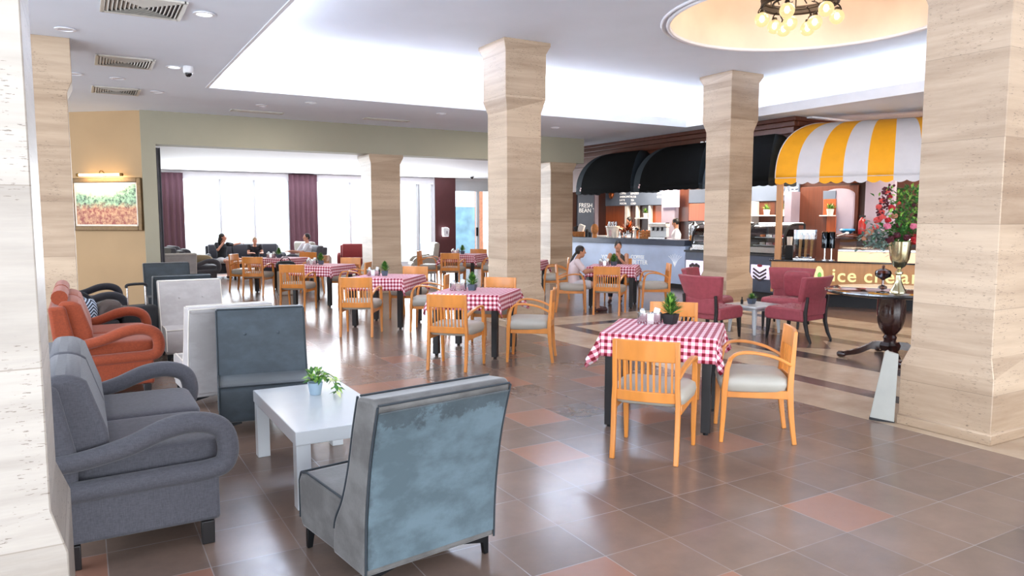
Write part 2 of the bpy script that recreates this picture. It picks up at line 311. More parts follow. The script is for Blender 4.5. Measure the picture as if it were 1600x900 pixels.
# ---------------------------------------------------------------- helpers
def link(name, me, mats, parent=None):
    o = bpy.data.objects.new(name, me); col.objects.link(o)
    for m in (mats if isinstance(mats, (list, tuple)) else [mats]): me.materials.append(M[m] if isinstance(m, str) else m)
    if parent: o.parent = parent
    return o
def obj(name, bm, mats, parent=None, smooth=False, bevel=0.0, seg=2, sub=0, loc=None, rotz=None, sharp=None):
    bmesh.ops.recalc_face_normals(bm, faces=bm.faces[:])
    me = bpy.data.meshes.new(name); bm.to_mesh(me); bm.free()
    if smooth:
        for p in me.polygons: p.use_smooth = True
        me.set_sharp_from_angle(angle=R(sharp or 40))
    o = link(name, me, mats, parent)
    if bevel:
        md = o.modifiers.new('bevel', 'BEVEL'); md.width = bevel; md.segments = seg; md.limit_method = 'ANGLE'; md.angle_limit = R(35)
        if not smooth:
            for p in me.polygons: p.use_smooth = True
            me.set_sharp_from_angle(angle=R(35)); md.harden_normals = False
    if sub:
        md = o.modifiers.new('smooth', 'SUBSURF'); md.levels = sub; md.render_levels = sub
    if loc is not None: o.location = loc
    if rotz is not None: o.rotation_euler = (0, 0, rotz)
    return o
def tag(o, label, cat, group=None, kind=None):
    o['label'] = label; o['category'] = cat
    if group: o['group'] = group
    if kind: o['kind'] = kind
    return o
def thing(name, label, cat, loc=(0, 0, 0), rotz=0, group=None):
    o = bpy.data.objects.new(name, None); col.objects.link(o); o.empty_display_size = 0.1
    o.location = loc; o.rotation_euler = (0, 0, rotz)
    return tag(o, label, cat, group)
def struct(name, bm, m, **k):
    o = obj(name, bm, m, **k); o['kind'] = 'structure'; return o
def copy_tree(o, parent=None):
    c = o.copy(); col.objects.link(c)
    c.parent = parent
    for ch in list(o.children): copy_tree(ch, c)
    return c
def place(proto, first, loc, rotz, label, group=None):
    """the first use moves the prototype itself, later ones copy it"""
    o = proto if first else copy_tree(proto)
    o.location = loc; o.rotation_euler = (0, 0, rotz); o['label'] = label
    if group: o['group'] = group
    return o
def B(): return bmesh.new()
def box(bm, c, s, rot=None, mi=0):
    """c centre, s full sizes"""
    v = []
    for dx in (-.5, .5):
        for dy in (-.5, .5):
            for dz in (-.5, .5):
                p = Vector((dx * s[0], dy * s[1], dz * s[2]))
                if rot is not None: p = rot @ p
                v.append(bm.verts.new(p + Vector(c)))
    for f in ((0, 1, 3, 2), (4, 6, 7, 5), (0, 4, 5, 1), (2, 3, 7, 6), (0, 2, 6, 4), (1, 5, 7, 3)):
        bm.faces.new([v[i] for i in f]).material_index = mi
def bx(bm, x0, x1, y0, y1, z0, z1, mi=0):
    box(bm, ((x0 + x1) / 2, (y0 + y1) / 2, (z0 + z1) / 2), (x1 - x0, y1 - y0, z1 - z0), mi=mi)
def boxbm(*a, **k):
    b = B(); bx(b, *a, **k); return b
def loft(bm, rings, close=True, caps=True, mi=0):
    """rings: lists of equally many points"""
    vr = [[bm.verts.new(p) for p in r] for r in rings]
    n = len(vr[0])
    for a, b in zip(vr, vr[1:]):
        for i in range(n if close else n - 1):
            j = (i + 1) % n
            bm.faces.new((a[i], a[j], b[j], b[i])).material_index = mi
    if caps and close:
        bm.faces.new(vr[0][::-1]).material_index = mi; bm.faces.new(vr[-1]).material_index = mi
    return vr
def prism(bm, pts, x0, x1, axis='X', mi=0):
    """2-D profile extruded along an axis"""
    def P(a, b, c):
        return {'X': (c, a, b), 'Y': (a, c, b), 'Z': (a, b, c)}[axis]
    loft(bm, [[P(a, b, x0) for a, b in pts], [P(a, b, x1) for a, b in pts]], mi=mi)
def frames(pts):
    P = [Vector(p) for p in pts]; T = []
    for i in range(len(P)):
        t = (P[min(i + 1, len(P) - 1)] - P[max(i - 1, 0)])
        T.append(t.normalized())
    return P, T
def tube(bm, pts, r, seg=10, caps=True, mi=0):
    P, T = frames(pts)
    rs = r if isinstance(r, (list, tuple)) else [r] * len(P)
    up = Vector((0, 0, 1)) if abs(T[0].z) < 0.9 else Vector((1, 0, 0))
    s = T[0].cross(up).normalized(); rings = []
    for p, t, rr in zip(P, T, rs):
        s = (s - t * s.dot(t)).normalized(); u = t.cross(s)
        rings.append([p + (s * math.cos(2 * PI * i / seg) + u * math.sin(2 * PI * i / seg)) * rr for i in range(seg)])
    loft(bm, rings, caps=caps, mi=mi)
def sweep(bm, pts, w, h, side, mi=0):
    """rectangular bar: w along the fixed side vector, h across"""
    P, T = frames(pts); side = Vector(side).normalized()
    ws = w if isinstance(w, (list, tuple)) else [w] * len(P)
    hs = h if isinstance(h, (list, tuple)) else [h] * len(P)
    rings = []
    for p, t, ww, hh in zip(P, T, ws, hs):
        s = (side - t * side.dot(t)).normalized(); u = t.cross(s)
        rings.append([p + s * a * ww / 2 + u * b * hh / 2 for a, b in ((-1, -1), (1, -1), (1, 1), (-1, 1))])
    loft(bm, rings, mi=mi)
def spline(pts, n=6):
    P = [Vector(p) for p in pts]; out = []
    for i in range(len(P) - 1):
        a, b, c, d = P[max(i - 1, 0)], P[i], P[i + 1], P[min(i + 2, len(P) - 1)]
        for k in range(n):
            t = k / n
            out.append(0.5 * ((2 * b) + (c - a) * t + (2 * a - 5 * b + 4 * c - d) * t * t + (3 * b - a - 3 * c + d) * t ** 3))
    out.append(P[-1]); return out
def lathe(bm, prof, seg=24, c=(0, 0, 0), mi=0, caps=True):
    rings = [[Vector((c[0] + r * math.cos(2 * PI * i / seg), c[1] + r * math.sin(2 * PI * i / seg), c[2] + z)) for i in range(seg)] for r, z in prof]
    loft(bm, rings, caps=caps, mi=mi)
def ball(bm, c, r, seg=12, rings=8, mi=0, rot=None):
    r = r if isinstance(r, (list, tuple)) else (r, r, r)
    rr = []
    for j in range(1, rings):
        a = PI * j / rings
        ring = []
        for i in range(seg):
            p = Vector((r[0] * math.sin(a) * math.cos(2 * PI * i / seg), r[1] * math.sin(a) * math.sin(2 * PI * i / seg), r[2] * math.cos(a)))
            if rot is not None: p = rot @ p
            ring.append(p + Vector(c))
        rr.append(ring)
    vr = loft(bm, rr, caps=False, mi=mi)
    t = Vector((0, 0, r[2])); t = (rot @ t if rot is not None else t)
    top = bm.verts.new(Vector(c) + t); bot = bm.verts.new(Vector(c) - t)
    for i in range(seg):
        j = (i + 1) % seg
        bm.faces.new((top, vr[0][j], vr[0][i])).material_index = mi; bm.faces.new((bot, vr[-1][i], vr[-1][j])).material_index = mi
def sball(bm, c, s, e=0.35, seg=24, rings=14, mi=0, rot=None):
    """superellipsoid: a cushion; s half sizes"""
    def sp(v, p): return math.copysign(abs(v) ** p, v)
    rr = []
    for j in range(1, rings):
        a = -PI / 2 + PI * j / rings; ring = []
        for i in range(seg):
            t = 2 * PI * i / seg
            p = Vector((s[0] * sp(math.cos(a), e) * sp(math.cos(t), e), s[1] * sp(math.cos(a), e) * sp(math.sin(t), e), s[2] * sp(math.sin(a), e * 1.4)))
            if rot is not None: p = rot @ p
            ring.append(p + Vector(c))
        rr.append(ring)
    loft(bm, rr, mi=mi)
def text(name, s, size, m, loc, rot, parent=None, depth=0.01, shear=0, space=1.0, align='LEFT', bold=0.0):
    cu = bpy.data.curves.new(name, 'FONT'); cu.body = s; cu.size = size; cu.extrude = depth; cu.shear = shear; cu.space_character = space; cu.align_x = align
    cu.bevel_depth = 0; cu.offset = bold; cu.resolution_u = 4
    to = bpy.data.objects.new('t', cu); col.objects.link(to)
    dg = bpy.context.evaluated_depsgraph_get(); me = bpy.data.meshes.new_from_object(to.evaluated_get(dg))
    bpy.data.objects.remove(to)
    me.materials.clear(); me.name = name
    o = link(name, me, m, parent); o.location = loc; o.rotation_euler = rot
    return o
# camera-ray helper used to measure real positions on known planes
_F = Vector((math.sin(YAW) * math.cos(PITCH), math.cos(YAW) * math.cos(PITCH), -math.sin(PITCH)))
_R = Vector((math.cos(YAW), -math.sin(YAW), 0)); _U = _R.cross(_F)
def ray(x, y): return _F * FPX + _R * (x - 800) + _U * (450 - y)
def onx(x, y, X): r = ray(x, y); return Vector((0, 0, EYE)) + r * (X / r.x)
def ony(x, y, Y): r = ray(x, y); return Vector((0, 0, EYE)) + r * (Y / r.y)
def onz(x, y, Z): r = ray(x, y); return Vector((0, 0, EYE)) + r * ((Z - EYE) / r.z)
def leafblade(bm, p, d, ln, wd, droop=0.3, mi=0, up=Vector((0, 0, 1))):
    d = Vector(d).normalized(); s = d.cross(up)
    if s.length < 0.05: s = Vector((1, 0, 0))
    s.normalize(); p = Vector(p)
    a = p; m1 = p + d * ln * 0.45; e = p + d * ln + Vector((0, 0, -droop * ln))
    v = [bm.verts.new(q) for q in (a, m1 - s * wd / 2, m1 + s * wd / 2, e)]
    mid = bm.verts.new(m1 + Vector((0, 0, wd * 0.15)))
    for f in ((v[0], v[1], mid), (v[0], mid, v[2]), (v[1], v[3], mid), (mid, v[3], v[2])): bm.faces.new(f).material_index = mi
# ================================================================= structure
struct('floor', boxbm(-8, 17, -8, 23.2, -0.05, 0.0), 'floor')
def ceil(x0, x1, y0, y1, z=ZC, t=0.14, name='ceiling', m='ceil'): return struct(name, boxbm(x0, x1, y0, y1, z, z + t), m)
ceil(-6, 1.74, -6, 15.3); ceil(-6, 1.02, 15.3, 20); ceil(1.74, 15.4, 12.1, 15.3); ceil(10.95, 15.4, 15.3, 19.2); ceil(11.38, 15.4, -6, 12.1); ceil(1.74, 11.38, -6, -3)
# raised ceiling with a round opening
def raised():
    b = B(); cx, cy, r = 8.37, 6.63, 1.79
    out = [(0.9, -3.8), (12.1, -3.8), (12.1, 12.9), (0.9, 12.9)]
    N = 72; dirs = []
    ins, outs = [], []
    for i in range(N):
        a = 2 * PI * i / N; dx, dy = math.cos(a), math.sin(a)
        ts = []
        if dx > 1e-6: ts.append((12.1 - cx) / dx)
        if dx < -1e-6: ts.append((0.9 - cx) / dx)
        if dy > 1e-6: ts.append((12.9 - cy) / dy)
        if dy < -1e-6: ts.append((-3.8 - cy) / dy)
        t = min(ts)
        ins.append(b.verts.new((cx + dx * r, cy + dy * r, ZU))); outs.append(b.verts.new((cx + dx * t, cy + dy * t, ZU)))
    for i in range(N):
        j = (i + 1) % N
        b.faces.new((ins[i], ins[j], outs[j], outs[i]))
    for k, (px, py) in enumerate(out):    # corner triangles
        best = None
        for i in range(N):
            j = (i + 1) % N; A, C = outs[i].co, outs[j].co
            if (abs(A.x - px) < 1e-4 or abs(C.x - px) < 1e-4) and (abs(A.y - py) < 1e-4 or abs(C.y - py) < 1e-4) and abs(A.x - C.x) > 1e-4 and abs(A.y - C.y) > 1e-4:
                v = b.verts.new((px, py, ZU)); b.faces.new((outs[i], outs[j], v)); break
    return b
struct('ceiling', raised(), 'ceil')
b = B(); bx(b, 0.8, 0.9, -3.8, 12.9, ZC + .14, ZU); struct('trim_1', b, 'cwhite')
b = B(); bx(b, 0.8, 12.2, 12.9, 13.0, ZC + .14, ZU); struct('trim_2', b, 'cwhite')
b = B(); bx(b, 12.1, 12.2, -3.8, 12.9, ZC + .14, ZU); struct('trim_3', b, 'cwhite')
b = B(); bx(b, 0.8, 12.2, -3.9, -3.8, ZC + .14, ZU); struct('trim_4', b, 'cwhite')
# white lips along the recess edge
b = B(); bx(b, 11.36, 11.40, -3, 12.10, ZC - .01, ZC + .16); bx(b, 1.72, 1.76, -3, 12.1, ZC - .01, ZC + .16); bx(b, 1.72, 11.40, 12.08, 12.12, ZC - .01, ZC + .16)
struct('trim_5', b, 'cwhite')
# dome and its moulding
b = B(); prof = [(1.79, ZU)] + [(1.79 * math.cos(a), ZU + .22 + 1.15 * math.sin(a)) for a in [R(x) for x in range(0, 90, 6)]] + [(0.02, ZU + 1.37)]
lathe(b, prof, 72, (8.37, 6.63, 0), caps=False); struct('ceiling_dome', b, 'dome', smooth=True)
b = B()
for rr, zz, s in ((1.82, ZU - .012, .03), (1.90, ZU - .006, .022)):
    pr_ = []
    for i in range(73):
        a = 2 * PI * i / 72; pr_.append((8.37 + rr * math.cos(a), 6.63 + rr * math.sin(a), zz))
    tube(b, pr_, s, 8, caps=False)
struct('trim_6', b, 'cwhite', smooth=True)
# back beam, with wall pieces at both ends
struct('wall_back_beam', boxbm(1.02, 10.92, 15.2, 15.62, ZB, ZC), 'beam')
struct('wall_back', boxbm(1.02, 1.26, 15.2, 15.62, 0, ZB), 'beam')
b = B(); bx(b, -5.0, 0, 0, 0.12, 0, ZC)
o = struct('wall_left', b, 'wall'); o.location = (1.03, 15.25, 0); o.rotation_euler = (0, 0, R(-40))
# the window room behind the beam
ceil(1.02, 10.92, 15.62, 19.1, ZB, 0.1, m='cwhite'); ceil(1.02, 13.6, 19.1, 23.2, ZB, 0.1, m='cwhite')
b = B(); bx(b, 10.90, 10.95, 15.62, 19.1, ZB, ZC); bx(b, 10.95, 12.0, 19.05, 19.15, ZB, ZC); struct('wall_bulkhead', b, 'beam')
struct('wall_window_room_left', boxbm(1.02, 1.12, 15.62, 23.2, 0, ZB), 'beam')
struct('wall_window_room_right', boxbm(13.6, 13.7, 19.2, 23.2, 0, ZB), 'beam')
YW = 23.0
b = B(); bx(b, 1.02, 2.5, YW, YW + .2, 0, ZB); bx(b, 5.57, 6.3, YW, YW + .2, 0, ZB); bx(b, 10.30, 11.05, YW - .15, YW + .2, 0, ZB); bx(b, 12.9, 13.7, YW, YW + .2, 0, ZB)
bx(b, 2.5, 12.9, YW, YW + .2, 2.90, ZB)
struct('wall_window_side', b, 'cwhite')
def window(name, x0, x1, muls, z0=0.12, z1=2.90):
    f = B(); d = .06
    bx(f, x0, x1, YW + .02, YW + .1, z0, z0 + d); bx(f, x0, x1, YW + .02, YW + .1, z1 - d, z1)
    for x in [x0 + d / 2] + list(muls) + [x1 - d / 2]: bx(f, x - d / 2, x + d / 2, YW + .02, YW + .1, z0 + d, z1 - d)
    o = struct(name, f, 'frame')
    obj('pane', boxbm(x0 + d, x1 - d, YW + .05, YW + .058, z0 + d, z1 - d), 'glass', o)
    obj('roller_blind', boxbm(x0, x1, YW - .05, YW - .02, z1 - .16, z1 + .05), 'cwhite', o)
    return o
window('window_1', 2.5, 5.57, (3.56, 4.52)); window('window_2', 6.3, 9.0, (7.45, 8.1)); window('window_3', 9.0, 10.30, (9.75,))
struct('wall_under_window', boxbm(2.5, 10.3, YW, YW + .15, 0, .12), 'cwhite')
dr = B(); bx(dr, 11.05, 12.9, YW + .0, YW + .1, 2.55, 2.9)
for x in (11.08, 12.02, 12.86): bx(dr, x - .045, x + .045, YW, YW + .1, 0, 2.55)
bx(dr, 11.05, 12.02, YW, YW + .1, 0.0, .1); bx(dr, 12.02, 12.9, YW, YW + .1, 0.0, .1)
d1 = struct('door_1', dr, 'frame'); obj('pane', boxbm(11.12, 12.82, YW + .04, YW + .05, .1, 2.55), 'glass', d1)
obj('handle', boxbm(11.93, 11.99, YW - .05, YW, 1.0, 1.3), 'metalb', d1)
struct('wall_pier_panel', boxbm(10.30, 11.05, YW - .2, YW - .15, 0, ZB), 'drape2')
def curtain(x0, x1, y, z1, label):
    b = B(); n = max(8, int((x1 - x0) / .03)); rings = []
    for z in (0.02, z1 * .33, z1 * .66, z1):
        rings.append([(x0 + (x1 - x0) * i / n, y + .035 * math.sin(i * 1.25) * (1.0 if z < z1 else .6), z) for i in range(n + 1)])
    loft(b, rings, close=False)
    o = obj('curtain', b, 'drape', smooth=True); md = o.modifiers.new('t', 'SOLIDIFY'); md.thickness = .006
    return tag(o, label, 'curtain', 'curtains of the window room')
curtain(2.0, 2.56, YW - .12, 2.9, 'plum curtain hanging at the far left end of the window wall')
curtain(5.5, 6.36, YW - .12, 2.95, 'plum curtain between the first and second far windows')
c_ = curtain(1.27, 1.38, 15.75, 2.96, 'narrow grey curtain drawn against the wall opening left of the beam'); c_.data.materials[0] = M['grey_trim']
# outside terrace beyond the glass
struct('ground_terrace', boxbm(-5, 30, 23.25, 45, -.1, -.04), 'outside')
o = obj('brick_pillar', boxbm(13.33, 13.55, 25.5, 25.8, -.04, 3.4), 'brick', bevel=.02); tag(o, 'orange brick pillar outside the glazed door', 'pillar')
o = obj('terrace_post', boxbm(10.98, 11.12, 26, 26.14, -.04, 3.4), 'stonegrey', bevel=.02); tag(o, 'grey post outside the narrow window beside the maroon pier', 'post')
b = B(); bx(b, 13.35, 14.65, 28, 28.1, -.04, 2.1); o = obj('terrace_screen', b, 'sea', bevel=.01); tag(o, 'blue-green glazed screen outside the door', 'screen')
# ---------------------------------------------------------------- columns
def column(cx, cy, label, zt=ZU, cap0=3.21, cap1=3.40, hs=.30, hp=.345, hc=.352, m='trav'):
    b = B()
    def sq(h, z): return [(cx - h, cy - h, z), (cx + h, cy - h, z), (cx + h, cy + h, z), (cx - h, cy + h, z)]
    prof = [(hp + .008, 0), (hp + .008, .075), (hp, .08), (hp, .48), (hs, .62), (hs, cap0), (hc, cap1)]
    if zt > ZC: prof += [(hc, zt - .16), (hc + .05, zt - .05), (hc + .05, zt)]
    else: prof += [(hc, zt)]
    loft(b, [sq(h, z) for h, z in prof])
    o = obj('stone_column', b, m, bevel=.007, seg=1)
    return tag(o, label, 'column', 'travertine columns')
column(5.88, 3.075, 'broad travertine column filling the right side, nearest on the right')
column(5.83, 9.95, 'square travertine column at the centre, behind the second checked table')
column(10.5, 10.0, 'travertine column behind the red armchairs, left of the striped awning')
column(-.435, 3.22, 'daylight-tinted travertine column at the left edge, closest to the viewer', m='trav_daylit')
column(-.36, 9.95, 'travertine column at the left behind the nearest one, before the painting', zt=ZC, cap0=3.0, cap1=3.12)
for cx, lb in ((5.37 + .36, 'travertine column carrying the beam before the far windows, left one'), (9.93 + .37, 'travertine column at the right end of the beam, by the coffee bar')):
    column(cx, 15.58, lb, zt=ZB, cap0=2.78, cap1=2.92, hs=.33, hp=.375, hc=.385)

# ---------------------------------------------------------------- bar recess walls
XB = 14.2
struct('wall_bar_back', boxbm(XB, XB + .1, 1, 19.2, 0, ZC), 'dkwood')
struct('wall_bar_end', boxbm(11.9, XB, 19.0, 19.1, 0, ZC), 'dkwood')
b = B()      # dark fascia with stepped cornice over the bar
bx(b, 12.12, 12.4, 9.9, 19, 2.35, ZC)
for i, (dx, z0, z1) in enumerate(((.16, 3.50, 3.578), (.11, 3.40, 3.50), (.06, 3.27, 3.40), (.03, 2.95, 3.02))):
    bx(b, 12.12 - dx, 12.12, 9.9 - dx, 19, z0, z1); bx(b, 12.12 - .0, XB, 9.9 - dx, 9.9, z0, z1)
bx(b, 12.4, XB, 9.9, 10.1, 2.35, ZC)
struct('wall_bar_fascia', b, 'brwood', bevel=.01)
b = B(); bx(b, 12.1, 15.4, -6, 1.0, 0, ZC); struct('wall_right', b, 'lilac')
# white trim over the recess behind the striped awning
b = B(); bx(b, 12.3, 14.2, 9.62, 9.78, ZC - .03, ZC + .02); struct('trim_7', b, 'cwhite')

# ---------------------------------------------------------------- ceiling fittings
def downlight(px, py, lit, label, z=ZC):
    p = onz(px, py, z)
    t = thing('ceiling_downlight', label, 'ceiling light', (p.x, p.y, z), 0, 'recessed ceiling lights')
    b = B(); lathe(b, [(.075, 0), (.10, -.004), (.10, -.012), (.072, -.014), (.070, -.004)], 28, caps=False); obj('trim_ring', b, 'cwhite', t, smooth=True)
    b = B(); lathe(b, [(.072, -.006), (.01, -.0065)], 28); obj('lens', b, 'downl' if lit else 'downoff', t)
    if lit:
        l = bpy.data.lights.new('downlight_beam', 'SPOT'); l.energy = 60; l.spot_size = R(110); l.spot_blend = .8; l.shadow_soft_size = .06; l.color = (.95, .98, 1)
        o = bpy.data.objects.new('downlight_beam', l); col.objects.link(o); o.parent = t; o.location = (0, 0, -.03)
for px, py, lit, lb in ((319, 21, 1, 'bright round downlight beside the nearest ceiling vent'), (272, 104, 1, 'round downlight between the second vent and the dome camera'), (102, 45, 0, 'unlit downlight near the left column capital'),
                        (118, 115, 0, 'unlit downlight left of the second vent'), (184, 122, 0, 'faint downlight between the second and third vents'), (246, 143, 0, 'faint downlight right of the third vent'), (409, 164, 0, 'faint downlight above the slit vent nearest the painting'), (486, 160, 0, 'faint downlight close behind the recess edge'), (690, 177, 0, 'faint downlight left of the central column capital'), (868, 199, 0, 'faint downlight right of the central column shaft')):
    downlight(px, py, lit, lb)
def vent(px, py, label, s=.6, sy=None):
    p = onz(px, py, ZC); sy = sy or s
    t = thing('ceiling_vent', label, 'air vent', (p.x, p.y, ZC), 0, 'ceiling air vents')
    obj('shadow_box', boxbm(-s / 2 + .02, s / 2 - .02, -sy / 2 + .02, sy / 2 - .02, -.004, -.001), 'ventback', t)
    f = B()
    for a in (-1, 1):
        bx(f, a * s / 2 - .018, a * s / 2 + .018, -sy / 2 - .018, sy / 2 + .018, -.02, -.001); bx(f, -s / 2, s / 2, a * sy / 2 - .018, a * sy / 2 + .018, -.02, -.001)
    obj('frame', f, 'vent', t, bevel=.003)
    n = 9; fr = min(s, sy)
    for q in range(4):         # four triangular banks of blades
        bl = B(); rot = Matrix.Rotation(q * PI / 2, 3, 'Z')
        for i in range(n):
            d = (i + .5) / n * (fr / 2 - .02)
            c = rot @ Vector((0, d, -.012)); L_ = 2 * d
            box(bl, c, (max(L_, .01), .030, .002), rot=rot @ Matrix.Rotation(R(38), 3, 'X'))
        o = obj('blade_bank', bl, 'vent', t)
        if sy != s: o.scale = (s / fr, sy / fr, 1)
vent(224, 9, 'square four-way air vent cut by the top edge of the photo', .66)
vent(195, 96, 'second square air vent from the front, beside the dome camera', .62)
vent(181, 141, 'third square air vent, closest to the painting wall', .62)
vent(402, 174, 'narrow vent in the ceiling near the painting', .9, .16); vent(604, 186.5, 'narrow vent in the ceiling above the beam column', .9, .16)
p = onz(294, 104, ZC); t = thing('dome_camera', 'small white dome security camera hanging under the left ceiling', 'security camera', (p.x, p.y, ZC))
b = B(); lathe(b, [(.06, 0), (.065, -.02), (.065, -.07), (.055, -.085)], 24); obj('housing', b, 'cam', t, smooth=True)
b = B(); ball(b, (0, 0, -.085), (.045, .045, .05), 20, 12); obj('lens_dome', b, 'camb', t, smooth=True)
p = ony(737, 284, 21.5); t = thing('dome_camera', 'tiny dark dome camera on the far room ceiling before the glazed door', 'security camera', (p.x, 21.5, ZB))
b = B(); ball(b, (0, 0, -.03), (.07, .07, .06), 16, 10); obj('lens_dome', b, 'camb', t, smooth=True)
b = B(); lathe(b, [(.08, 0), (.08, -.03), (.06, -.035)], 20); obj('housing', b, 'cam', t, smooth=True)

# painting with its picture lamp, on the angled wall
wl = Vector((1.03, 15.25, 0)); wd = Vector((-math.cos(R(40)), math.sin(R(40)), 0)); wn_ = Vector((-wd.y, wd.x, 0))
if wn_.y > 0: wn_ = -wn_
cen = wl + wd * .76 + wn_ * 0.0
def onwall(px, py):
    r = ray(px, py); n = Vector((wn_.x, wn_.y, 0)); t = (wl + wn_ * .01 - Vector((0, 0, EYE))).dot(n) / r.dot(n); return Vector((0, 0, EYE)) + r * t
pa, pb = onwall(110, 277.5), onwall(221.5, 277.5); pc = onwall(224, 360.5)
W_ = (pb - pa).length; H_ = pb.z - pc.z; mid = (pa + pb) / 2
t = thing('framed_painting', 'landscape painting in a bronze frame hung on the tan wall', 'painting', (mid.x, mid.y, (pb.z + pc.z) / 2), math.atan2(-wd.y, -wd.x))
fw = .085
f = B()
for sx in (-1, 1): bx(f, sx * (W_ / 2 - fw / 2) - fw / 2, sx * (W_ / 2 - fw / 2) + fw / 2, -.05, 0, -H_ / 2, H_ / 2)
for sz in (-1, 1): bx(f, -W_ / 2 + fw, W_ / 2 - fw, -.05, 0, sz * (H_ / 2 - fw / 2) - fw / 2, sz * (H_ / 2 - fw / 2) + fw / 2)
obj('frame', f, 'picframe', t, bevel=.012)
obj('canvas', boxbm(-W_ / 2 + fw, W_ / 2 - fw, -.02, -.01, -H_ / 2 + fw, H_ / 2 - fw), 'pic', t)
f = B(); fw2 = .03
for sx in (-1, 1): bx(f, sx * (W_ / 2 - fw - fw2 / 2) - fw2 / 2, sx * (W_ / 2 - fw - fw2 / 2) + fw2 / 2, -.028, -.015, -H_ / 2 + fw, H_ / 2 - fw)
for sz in (-1, 1): bx(f, -W_ / 2 + fw, W_ / 2 - fw, -.028, -.015, sz * (H_ / 2 - fw - fw2 / 2) - fw2 / 2, sz * (H_ / 2 - fw - fw2 / 2) + fw2 / 2)
obj('inner_mount', f, 'cream', t)
t2 = thing('picture_lamp', 'brass picture lamp glowing above the landscape painting', 'picture light', tuple(Vector((mid.x, mid.y, pb.z + .03))), math.atan2(-wd.y, -wd.x))
b = B(); tube(b, [(-.42, -.16, .02), (.42, -.16, .02)], .022, 10); obj('lamp_tube', b, 'lamp_tube', t2, smooth=True)
for s in (-1, 1):
    b = B(); tube(b, [(s * .47, -.16, .02), (s * .42, -.16, .02)], .028, 10); obj('end_cap', b, 'lampcap', t2, smooth=True)
b = B(); tube(b, spline([(0, 0, .0), (0, -.06, .08), (0, -.13, .09), (0, -.16, .04)]), .009, 8); obj('bracket', b, 'lampcap', t2, smooth=True)
l = bpy.data.lights.new('picture_lamp_glow', 'AREA'); l.shape = 'RECTANGLE'; l.size = .84; l.size_y = .04; l.energy = 14; l.color = (1, .80, .52)
o = bpy.data.objects.new('picture_lamp_glow', l); col.objects.link(o); o.parent = t2; o.location = (0, -.17, 0.0); o.rotation_euler = (R(25), 0, 0)

# ---------------------------------------------------------------- chandelier
cp = Vector((8.30, 6.75, 0))
t = thing('chandelier', 'round wrought-iron chandelier with lit amber globes under the dome', 'chandelier', (cp.x, cp.y, 0))
b = B()
def circ(r, z, n=48): return [(r * math.cos(2 * PI * i / n), r * math.sin(2 * PI * i / n), z) for i in range(n + 1)]
for rr, zz, s in ((.47, 4.30, .022), (.47, 4.38, .022), (.47, 4.62, .02), (.33, 4.32, .014)): tube(b, circ(rr, zz), s, 8, caps=False)
lathe(b, [(.485, 4.29), (.485, 4.40), (.465, 4.40), (.465, 4.29), (.485, 4.29)], 48, caps=False)
obj('ring', b, 'iron', t, smooth=True)
b = B()
for i in range(8):
    a = 2 * PI * i / 8; c, s = math.cos(a), math.sin(a)
    tube(b, [(c * .47, s * .47, 4.38), (c * .47, s * .47, 4.62)], .010, 6)
    pts = []
    for k in range(13):
        q = k / 12; th = a + (q - .5) * .6; pts.append((.47 * math.cos(th), .47 * math.sin(th), 4.42 + .16 * abs(math.sin(q * PI))))
    tube(b, pts, .010, 6)
    tube(b, spline([(c * .47, s * .47, 4.62), (c * .3, s * .3, 4.8), (c * .06, s * .06, 5.2)]), .009, 6)
obj('scrollwork', b, 'iron', t, smooth=True)
b = B(); tube(b, [(0, 0, 5.2), (0, 0, 5.55)], .02, 8); ball(b, (0, 0, 5.2), .06); obj('stem', b, 'iron', t, smooth=True)
def globe(c, s, r, z):
    b = B(); hook = [(c * r, s * r, 4.30), (c * (r + .07), s * (r + .07), 4.27), (c * (r + .10), s * (r + .10), 4.21), (c * (r + .05), s * (r + .05), z + .10)]
    tube(b, spline(hook), .009, 6); lathe(b, [(.0, .13), (.03, .12), (.035, .095)], 12, (c * (r + .05), s * (r + .05), z)); arm = obj('arm', b, 'iron', t, smooth=True)
    b = B(); ball(b, (c * (r + .05), s * (r + .05), z), .095, 20, 14); g = obj('globe_shade', b, 'bulbglass', t, smooth=True)
    b = B(); ball(b, (c * (r + .05), s * (r + .05), z + .01), (.035, .035, .048), 12, 8); obj('lamp_bulb', b, 'bulb', g, smooth=True)
for i in range(6): a = 2 * PI * (i + .35) / 6; globe(math.cos(a), math.sin(a), .42, 4.12)
for i in range(4): a = 2 * PI * (i + .1) / 4; globe(math.cos(a), math.sin(a), .17, 4.02)
l = bpy.data.lights.new('chandelier_glow', 'POINT'); l.energy = 60; l.color = (1, .82, .62); l.shadow_soft_size = .4
t.location.z = .12
o = bpy.data.objects.new('chandelier_glow', l); col.objects.link(o); o.parent = t; o.location = (0, 0, 4.62)
